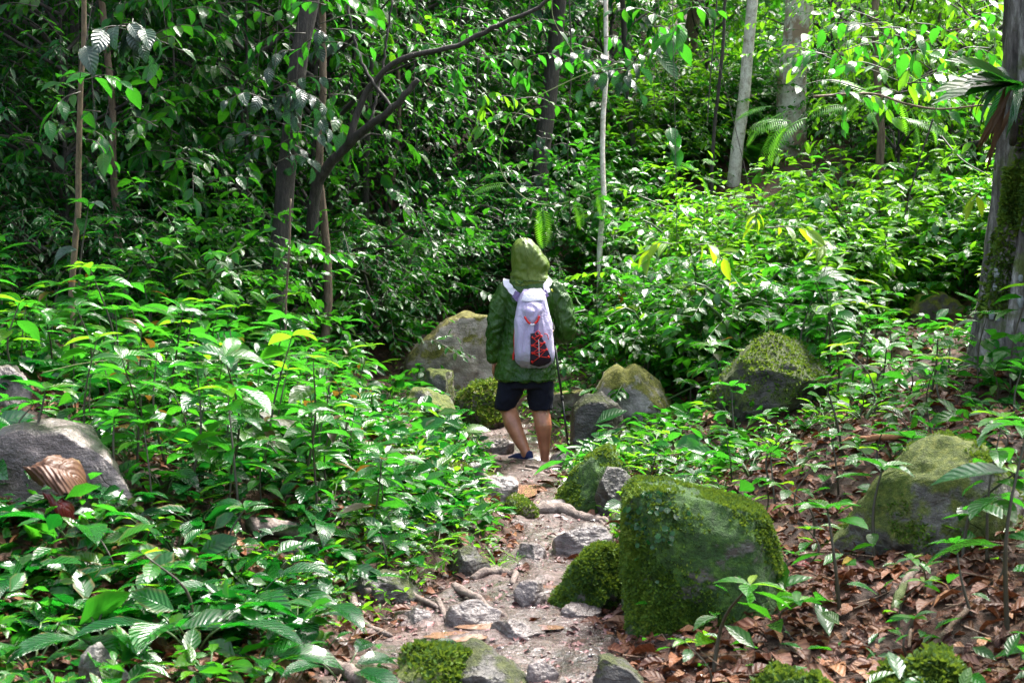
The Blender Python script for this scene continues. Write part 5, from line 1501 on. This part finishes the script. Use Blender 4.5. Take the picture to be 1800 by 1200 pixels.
scatter('herb', 60, .4, 4.0, 7.2, 13, .7, 1.2, .18, .15, .1, .05)
scatter('herb', 40, .7, 2.4, 8.8, 11.0, .8, 1.3, .15, .15, .1, .02, variants=[1])
scatter('herb', 40, -1.9, -.4, 5.8, 9.5, .8, 1.3, .15, .15, .1, .0, variants=[1])
scatter('herb', 40, -2.2, 2.8, 11.5, 16.5, 1.0, 1.9, .2, .15, .12, .05)
label_all(plant_items)

def creeper():
    b = [o for o in bpy.data.objects if o.get("label", "").startswith("biggest square")][0]
    me = [c for c in b.children if c.name.startswith("stone")][0].data
    bv = BVHTree.FromPolygons([v.co + b.location for v in me.vertices], [p.vertices for p in me.polygons])
    p0 = W(1150, 905, b.location.y - .4)
    o = empty("creeper", tuple(p0), "small round leaved creeper on the biggest square boulder's upper corner", "creeper")
    V, F, U = leaf_tpl(1, .95, 3, 3, .08, .2, .2); rm = np_mesh("leaf", V, F, M['leaf_dark'], U)
    for i in range(75):
        px, py = rng.normal(1142, 26), rng.normal(905, 34)
        q = W(px, py, 3.0); dr = (q - Vector((0, 0, CAM_Z))).normalized()
        hit, no, *_ = bv.ray_cast(Vector((0, 0, CAM_Z)), dr)
        if hit is None: continue
        d = np.array([rng.normal(0, .6), -.2, rng.normal(-.5, .5)])
        add_leaf(o, rm, np.array(hit + no * .012 - p0), d, tuple(np.array(no) + rng.normal(0, .3, 3) + np.array([0, 0, .5])), rng.uniform(.018, .034))
creeper()
# hanging and climbing leaves at the top edge, vines, dead straps
def hang(name, cat, label, at, leaves, lm=None):
    o = empty(name, tuple(at), label, cat)
    for me, off, d, up, L, nm in leaves: add_leaf(o, me, off, d, up, L, nm)
    return o
def vine(label, pts, r, mat='vine', fr=(), lv=()):
    c = catmull([np.array(W(*p)) for p in pts], 60)
    base = c[0]
    o = empty("vine", tuple(base), label, "vine")
    V, F, U = tube(c - base, np.linspace(r, r * .5, 60), 6)
    link("stem", np_mesh("stem", V, F, M[mat], U), o)
    for (f, d, L) in fr: add_leaf(o, FR['feather'][int(L * 100) % 3], c[int(f * 59)] - base, d, (0, -.5, 1), L, "frond")
    for (f, d, L, k) in lv: add_leaf(o, LM[k][int(L * 100) % 3], c[int(f * 59)] - base, d, (0, -.4, 1), L, "leaf")
    return o
vine("pale vine hooping down in a wide arc with feathery fronds above the hiker",
     [(972, -30, 12.6), (972, 30, 12.6), (1000, 80, 12.6), (1032, 118, 12.6)], .0045, lv=[(.9, (.6, 0, -.4), .18, 'sapmid'), (.5, (.5, 0, -.5), .15, 'sap')])
vine("pale looped vine ending in feathery fronds just over the hiker's hood",
     [(1085, 112, 12.4), (1030, 130, 12.4), (985, 150, 12.4), (930, 180, 12.4), (892, 222, 12.4), (878, 275, 12.4), (886, 312, 12.4), (915, 342, 12.4), (945, 358, 12.4), (990, 357, 12.4), (1030, 340, 12.4), (1062, 326, 12.4)], .0052,
     fr=[(.58, (-1, -.2, .15), .34), (.55, (-.9, .3, .45), .26), (.76, (.12, -.2, -1), .40), (.74, (.35, -.3, -.7), .26), (.88, (.4, -.2, -.8), .28), (.97, (.3, -.2, -.75), .25), (.93, (-.3, 0, .4), .22)])
def fan(label, px, py, y, kind, n, L, a0, a1, key, cat="plant", zd=-.25, name="climbing_plant"):
    p = W(px, py, y)
    o = empty(name, tuple(p), label, cat)
    if kind != 'leaf':
        for i in range(n):
            a = a0 + (a1 - a0) * i / max(1, n - 1) + rng.normal(0, .25)
            d = (math.cos(a), rng.normal(-.1, .5), math.sin(a) * .8 + zd)
            add_leaf(o, FR[key][i % 3], (rng.normal(0, .08), rng.normal(0, .06), rng.normal(0, .05)), d, (rng.normal(0, .3), -.4, 1), L * rng.uniform(.65, 1.15), "frond")
        return o
    if n > 4 and rng.random() < .45:
        t = rng.normal(0, .25, 2)
        me, _c = stem_mesh([(0, 0, 0), (t[0] * .3, .1, .7), (t[0], .2 + t[1] * .5, 2.2), (t[0] * 1.5, .3 + t[1], 3.4)], .0022, .003, 'liana')
        link("stem", me, o)
    nt = max(1, n // 3)
    for t in range(nt):
        a = a0 + (a1 - a0) * (t + rng.random()) / nt
        ln = rng.uniform(.28, .55) * (1.0 if n > 4 else .3)
        e = np.array([math.cos(a) * ln, rng.normal(0, .25) * ln, (math.sin(a) * .6 + .15) * ln])
        b = np.array([rng.normal(0, .10), rng.normal(0, .1), rng.normal(0, .08)]) * (n > 4)
        me, c = stem_mesh([b, b + e * .55 + np.array([0, 0, .06 * (n > 4)]), b + e], .005, .002, 'stem_dark')
        link("twig", me, o)
        m = max(2, int(n * 1.7 / nt)); sd_ = norm(np.cross(e, [0, 0, 1]))
        for i in range(m):
            f = .25 + .75 * i / (m - 1)
            q = c[min(9, int(f * 9.4))]
            sg = 1 if i % 2 else -1
            d = sd_ * sg * .8 + norm(e) * .6 + np.array([0, 0, -.45]) + rng.normal(0, .28, 3)
            add_leaf(o, LM[key][rng.integers(0, 3)], q, d, (rng.normal(0, .4), rng.normal(-.2, .4), 1), L * rng.uniform(.55, 1.1), "leaf")
    return o
fan("climber with big pale drooping leaves over the very thin whitish trunk", 1085, 120, 12.6, 'leaf', 18, .20, -3.4, .6, 'grey')
fan("climber with long dark leaves hanging beside the pale climber", 1160, 60, 12.4, 'leaf', 9, .28, -2.6, -.4, 'sap')
fan("single huge dark heart leaf plant right of the thin whitish trunk", 1150, 210, 12.2, 'leaf', 5, .27, -2.4, -.6, 'broad')
fan("climber with hanging lobed greyish leaves on the thick dark leaning trunk", 520, 190, 12.2, 'leaf', 15, .17, -2.6, -.5, 'grey')
fan("upper climber with folded greyish leaves on the thick dark leaning trunk", 540, 70, 12.2, 'leaf', 12, .18, -2.4, -.6, 'grey')
fan("lower climber with folded greyish leaves beside the thick dark leaning trunk", 500, 250, 12.2, 'leaf', 12, .16, -2.6, -.6, 'grey')
fan("climber of dull leaves on the dark vine clad trunk", 965, 235, 15.8, 'leaf', 12, .16, -2.8, -.3, 'grey')
fan("lower climber of dull leaves on the dark vine clad trunk", 950, 320, 15.8, 'leaf', 12, .16, -2.8, -.3, 'grey')
fan("large lobed leaves hanging from the frame's top by the thin tan trunk", 215, 45, 9.8, 'leaf', 14, .24, -2.4, -.3, 'grey')
fan("glossy leaves drooping across the thin tan trunk", 140, 140, 10.0, 'leaf', 10, .22, -2.8, -.4, 'sap')
fan("leafy sprig hanging beside the crooked thin brown trunk", 170, 220, 10.4, 'leaf', 9, .19, -2.8, -.3, 'sap')
fan("lime feathery spray hanging before the thick white mottled trunk", 1390, 205, 12.2, 'frond', 7, .42, 2.6, 3.9, 'feather')
fan("lime feathery spray right of the thick white mottled trunk", 1500, 175, 12.3, 'frond', 8, .42, -.4, 3.5, 'feather')
fan("lime feathery spray near the thin straight brown trunk", 1600, 200, 12.5, 'frond', 7, .40, -.8, .8, 'feather')
fan("small feathery sprig at the slender pale trunk's foot", 1240, 300, 12.5, 'frond', 5, .28, -.7, 3.0, 'feather')
fan("yellow feathery sprig above the leafy slope", 405, 505, 9.6, 'frond', 4, .18, -.6, .6, 'feather')
fan("branch with dark oval leaves high right of the thick white trunk", 1560, 60, 11.0, 'leaf', 12, .2, -2.8, -.2, 'sap')
fan("branch with pale oval leaves above the crossing dead branch", 1600, 110, 11.4, 'leaf', 10, .2, -2.8, .2, 'lime')
fan("two yellow hanging leaves on the huge furrowed trunk", 1724, 335, 9.0, 'leaf', 2, .22, -2.0, -1.6, 'young')
fan("bright young leaf sprig behind the notched pale boulder", 1190, 440, 11.4, 'leaf', 7, .24, -2.6, .2, 'young')
fan("young lime sprig at the top of the leafy slope's saplings", 1330, 385, 11.2, 'leaf', 8, .22, -2.6, .2, 'young')
fan("yellow leaf sprig among the bright saplings", 1455, 430, 10.6, 'leaf', 4, .17, -2.6, .2, 'young')
spray_items = []
def extra(n, x0, x1, y0, y1, d0, d1, keys, L):
    for _ in range(n):
        px, py = rng.uniform(x0, x1), rng.uniform(y0, y1)
        if 1260 < px < 1440: continue
        k = keys[rng.integers(0, len(keys))]
        o = fan("", px, py, rng.uniform(d0, d1), 'leaf', int(rng.integers(9, 18)), L * rng.uniform(.75, 1.25), -3.3, .3, k, name="hanging_branch")
        o["group"] = "leafy branches hanging in the forest"
        spray_items.append((o, {'sap': "branch with long green leaves", 'sapmid': "branch with oval green leaves", 'broad': "branch with broad leaves", 'lime': "branch with lime leaves",
                                'grey': "branch with dull greyish leaves", 'young': "branch with yellow green leaves"}[k]))
extra(24, 10, 640, 0, 330, 11.2, 13.8, ['sap', 'sapmid', 'sapmid', 'grey', 'broad'], .15)
extra(12, 690, 1240, 0, 210, 12.6, 15, ['sapmid', 'sap', 'lime'], .15)
extra(16, 1430, 1790, 0, 250, 10.4, 13.5, ['lime', 'sapmid', 'sap', 'lime', 'young'], .16)
label_all(spray_items)
# strap leaved plant perched on the big trunk
def perch():
    p = W(1790, 150, 9.2)
    o = empty("epiphyte", tuple(p), "strap leaved perching plant with dead hanging straps on the huge furrowed trunk", "plant")
    link("stem", stem_mesh([(.1, .35, -.35), (.05, .2, -.1), (0, 0, 0)], .03, .02, 'bark_dark')[0], o)
    for i in range(16):
        a = rng.uniform(1.6, 4.6)
        d = (math.cos(a), math.sin(a) * .6 - .1, rng.uniform(-.25, .7))
        add_leaf(o, LM['strap' if i % 3 else 'sap'][i % 3], (rng.normal(0, .03), 0, 0), d, (rng.normal(0, .3), -.5, 1), rng.uniform(.34, .55))
    for i in range(6):
        d = (rng.uniform(-.75, -.05), rng.normal(-.15, .15), -1)
        add_leaf(o, LM['deadstrap'][i % 3], (rng.uniform(-.12, .02), rng.normal(0, .04), rng.uniform(-.12, .02)), d, (-.3, -1, .2), rng.uniform(.35, .68), "dead_leaf")
perch()
vine("thin dead branch crossing below the lime feathery sprays", [(1430, 170, 11.5), (1530, 165, 11.5), (1590, 182, 11.3), (1650, 192, 11.0), (1730, 185, 10.6), (1830, 178, 10.2)], .011, 'twig')
vine("thin dead twig rising to the right above the crossing branch", [(1560, 120, 11.8), (1600, 90, 11.6), (1650, 60, 11.5), (1690, 50, 11.4)], .006, 'twig')
for k, (lab, pts) in enumerate([
    ("thin liana hanging just left of the very thin whitish trunk", [(1000, -20, 14.0), (1004, 120, 14.0), (998, 260, 14.0), (1003, 400, 14.2)]),
    ("thin liana hanging right of the deep thin dark trunk", [(735, -20, 14.6), (728, 150, 14.6), (738, 330, 14.8)]),
    ("thin liana beside the thin dark leaning stem", [(1262, -20, 13.5), (1250, 120, 13.5), (1243, 220, 13.5)]),
    ("slanting liana behind the huge furrowed trunk", [(1640, 210, 12.0), (1610, 300, 12.0), (1590, 380, 12.0)]),
    ("dark liana looping under the crossing dead branch", [(1655, 240, 11.4), (1690, 280, 11.2), (1740, 310, 11.0)]),
    ("long liana beside the deep dark trunk", [(300, -20, 14), (305, 150, 14), (296, 330, 14)]),
    ("thin liana before the small leaved thicket", [(840, 100, 14.4), (836, 240, 14.4), (846, 370, 14.6)])]):
    vine(lab, pts, .008, 'liana')
vine("thin arching shoot with hanging pale leaves over the slope's saplings", [(75, 655, 7.6), (150, 638, 7.6), (240, 631, 7.6), (330, 637, 7.6), (425, 628, 7.6)], .003, 'vine',
     lv=[(.42, (.1, -.2, -1), .10, 'grey'), (.63, (.05, -.2, -1), .11, 'grey'), (.80, (.3, -.2, -.9), .11, 'grey'), (.72, (.1, -.1, -1), .08, 'grey'), (.95, (.4, -.1, -.7), .10, 'grey')])

# ------------------------------------------------------------------ litter
DT = [leaf_tpl(1, .46, 4, 3, f, dr, .8, w, seed=i, curl=c) for i, (f, dr, w, c) in enumerate([(.25, .5, .05, 0), (-.2, .7, .04, .3), (.4, .3, .06, 0), (-.1, 1.0, .05, .5), (.1, .2, .08, .2)])]
DME = [np_mesh("dead_leaf", V, F, M['dead'], U) for V, F, U in DT]
lit = []
def on_ground(x, y): return Tz(x, y)
def litter_density(x, y):
    u = x - path_x(y)
    b = abs(u) - path_hw(y)
    if b < -.1: return .06
    if u > 0: return 1.0 if y < 10.2 else .4
    return .65
k = 0
while k < 290:
    y = rng.uniform(4.7, 9.6); x = rng.uniform(-.42, .42) * y
    if rng.random() > litter_density(x, y) * (1.6 - y / 10) or blocked(x, y, -.05): continue
    o = link("dead_leaf", DME[rng.integers(0, 5)])
    L = rng.uniform(.07, .15)
    a = rng.uniform(0, 6.28)
    d = (math.cos(a), math.sin(a), rng.normal(0, .18))
    o.matrix_basis = Matrix.LocRotScale(Vector((x, y, Tz(x, y) + .022)), frame_m(d, (rng.normal(0, .3), rng.normal(-.1, .3), 1)).to_quaternion(), Vector((L, L, L)))
    tag(o, None, "dead leaf", "dead leaves lying on the forest floor")
    lit.append((o, "brown dead leaf lying")); k += 1
label_all(lit)
def special_leaf(tpl, mat, px, py, L, d, up, label, lift=.03, sc=(1, 1, 1), dd=None):
    p = G(px, py) if dd is None else W(px, py, dd)
    o = link("dead_leaf", np_mesh("dead_leaf", *[tpl[0] * np.array(sc), tpl[1]], M[mat], tpl[2]))
    o.matrix_basis = Matrix.LocRotScale(p + Vector((0, 0, lift)), frame_m(d, up).to_quaternion(), Vector((L, L, L)))
    tag(o, label, "dead leaf")
big = leaf_tpl(1, .85, 26, 13, .10, 1.0, .3, .05, .5, 2, curl=.7)
_u = (big[2][:, 0] * 2 - 1); big[0][:, 2] += .010 * np.sin((big[2][:, 1] - .22 * np.abs(_u)) * 62.8)
big[0][:, 0] *= 1 - .35 * np.clip(fbm(big[2][:, 1] * 9, np.sign(_u) * 3.0, 41, 3), -.2, .6) * np.abs(_u)
big[0][:, 2] += fbm(big[0][:, 0] * 9, big[0][:, 1] * 9, 5, 4) * .09
big[0][:, 0] *= 1 + .25 * fbm(big[0][:, 1] * 7, big[0][:, 0] * 3, 6, 3)
_lb = [o for o in bpy.data.objects if o.get("label", "").startswith("cracked lilac")][0].location
special_leaf(big, 'dead_pale', 42, 822, .29, (.85, -.1, .30), (-.30, -.55, .75), "big curled ribbed brown leaf lying on the cracked lilac boulder", .0, dd=_lb.y - .42)
special_leaf(big, 'dead_red', 75, 866, .18, (.9, -.25, -.12), (.1, -.6, .8), "dark reddish folded leaf under the big curled brown one", .0, dd=_lb.y - .46, sc=(.6, 1, 1))
special_leaf(big, 'dead_pale', 1640, 695, .30, (.9, .1, .30), (-.2, -.6, .8), "large pale brown curled leaf on the slope by the huge furrowed trunk", .03)
special_leaf(big, 'dead_purple', 1400, 985, .20, (.9, .3, .12), (0, -.4, .9), "purplish ribbed dead leaf lying beside the biggest square boulder", .03, sc=(.7, 1, 1))
special_leaf(DT[0], 'dead_red', 1400, 1005, .11, (.9, .2, .05), (0, -.4, .9), "small dark red leaf lying in the brown litter", .03)
special_leaf(DT[0], 'dead_pale', 1385, 1000, .11, (.4, .8, .05), (0, -.4, .9), "pale cream dead leaf touching the small dark red leaf", .03)
special_leaf(DT[2], 'dead_yellow', 1480, 1005, .11, (.8, .4, .1), (0, -.3, .9), "yellowish curled leaf lying near the umbrella shaped seedling", .035)
special_leaf(DT[1], 'dead_pale', 270, 1130, .2, (.2, .6, .7), (0, -.8, .5), "pale tan leaf standing on edge among the pleated herbs", .02)
special_leaf(DT[3], 'dead', 440, 1035, .17, (.2, .3, .9), (0, -.9, .3), "brown leaf standing upright in the litter by the weathered log", .02)
special_leaf(DT[0], 'dead_yellow', 1110, 725, .07, (.8, .4, .1), (0, -.4, .9), "orange leaf in the herbs below the notched pale boulder", .04)
special_leaf(DT[0], 'dead_yellow', 943, 893, .055, (.8, .5, .1), (0, -.4, .9), "small yellow leaf lying on the path by the arching root", .035)
special_leaf(DT[2], 'dead_yellow', 800, 795, .12, (.8, .4, .1), (0, -.4, .9), "yellow leaf on the low plants above the crossing root", .05)

def stuff_leaves(name, tpl, mat, N, sampler, size, flat=.3, lift=.015, up=None):
    P = np.array([sampler() for _ in range(N)])
    z = T(P[:, 0], P[:, 1]) + lift * rng.uniform(.3, 1.5, N)
    pos = np.stack([P[:, 0], P[:, 1], z], -1)
    a = rng.uniform(0, 6.283, N)
    d = np.stack([np.cos(a), np.sin(a), rng.normal(up or 0, flat * .7, N)], -1)
    u = np.stack([rng.normal(0, flat, N), rng.normal(0, flat, N), np.ones(N)], -1)
    V, F, U = place(tpl, pos, d, u, np.clip(np.exp(rng.normal(-.15, .42, N)), .35, 2.2) * size)
    return tag(link(name, np_mesh(name, V, F, M[mat], U)), kind="stuff")
def samp(dens, y0=4.4, y1=13.5, w=.44):
    def f():
        while True:
            y = y0 + (y1 - y0) * rng.random() ** 1.25; x = rng.uniform(-w, w) * y
            if rng.random() < dens(x, y) and not blocked(x, y, -.08): return x, y
    return f
LOWD = leaf_tpl(1, .5, 2, 3, .3, .5)
stuff_leaves("leaf_litter", LOWD, 'dead', 24000, samp(lambda x, y: litter_density(x, y) * (1 if abs(x - path_x(y)) > path_hw(y) - .05 else .35), 4.0, 12.5, .66), .075, .38, .02)
stuff_leaves("path_litter", LOWD, 'dead_purple', 2200, samp(lambda x, y: 1.0 if abs(x - path_x(y)) < path_hw(y) + .1 else 0, 4.4, 11), .035, .25, .016)
def gc(x, y):
    u = x - path_x(y); b = abs(u) - path_hw(y)
    if b < .05 or (y < 6.5 and 600 < in_px(x, y) < 1010): return 0
    n = float(fbm(np.array(x * 1.6), np.array(y * 1.6), 77, 2)) + .35
    return n * (1.0 if u < 0 else (.22 if y < 8.6 else .75))
gcn = lambda x, y: gc(x, y) * (.35 if y < 7.5 else 1)
stuff_leaves("ground_cover", LOW, 'leaf_mid', 11500, samp(gcn, 4.6, 14.5, .62), .095, .5, .08, .3)
stuff_leaves("ground_cover", LOWB, 'leaf_dark', 3500, samp(lambda x, y: 1.0 if x < path_x(y) - path_hw(y) - .15 else 0, 5.6, 12), .10, .5, .10, .25)
stuff_leaves("ground_cover", LOWB, 'leaf_sapling', 6200, samp(gcn, 5.5, 15.5, .62), .12, .5, .14, .25)
stuff_leaves("ground_cover", LOWN, 'leaf_lime', 4000, samp(lambda x, y: 1.0 if .0 < abs(x - path_x(y)) - path_hw(y) < .7 and not (x > 0 and y < 7.5) else 0, 6.0, 16), .06, .5, .06, .45)

stuff_leaves("ground_cover", LOWB, 'leaf_mid', 5000, samp(lambda x, y: 1.0, 14.5, 27, .5), .17, .5, .12, .2)
def gravel():
    N = 2600
    V, F = ico(1)
    P = np.array([samp(lambda x, y: 1.0 if abs(x - path_x(y)) < path_hw(y) * 1.25 + .08 else .012, 4.4, 12.5)() for _ in range(N)])
    sz = .0035 + .016 * rng.random(N) ** 4
    z = T(P[:, 0], P[:, 1]) + .012 + fbm(P[:, 0] * 7, P[:, 1] * 7, 33, 4) * .035
    sc = rng.uniform(.6, 1.4, (N, 3)) * np.array([1, 1, .6])
    VV = V[None] * sc[:, None] * sz[:, None, None] + np.stack([P[:, 0], P[:, 1], z], -1)[:, None]
    FF = (F[None] + (np.arange(N) * len(V))[:, None, None]).reshape(-1, 3)
    tag(link("gravel", np_mesh("gravel", VV.reshape(-1, 3), FF, M['mud'], None, False)), kind="stuff")
gravel()

def twigs():
    N = 700
    P = np.array([samp(lambda x, y: litter_density(x, y), 4.4, 11)() for _ in range(N)])
    z = T(P[:, 0], P[:, 1]) + rng.uniform(.01, .04, N)
    a = Acc()
    for i in range(N):
        L = rng.uniform(.05, .22); t = rng.uniform(0, 6.28)
        d = np.array([math.cos(t), math.sin(t), rng.normal(0, .18)]) * L / 2
        c = np.array([P[i, 0], P[i, 1], z[i]])
        a.add(*tube(np.array([c - d, c + rng.normal(0, .012, 3), c + d]), [.0035, .003, .0015], 4, False))
    tag(link("twigs", a.mesh("twigs", M['twig'])), kind="stuff")
twigs()
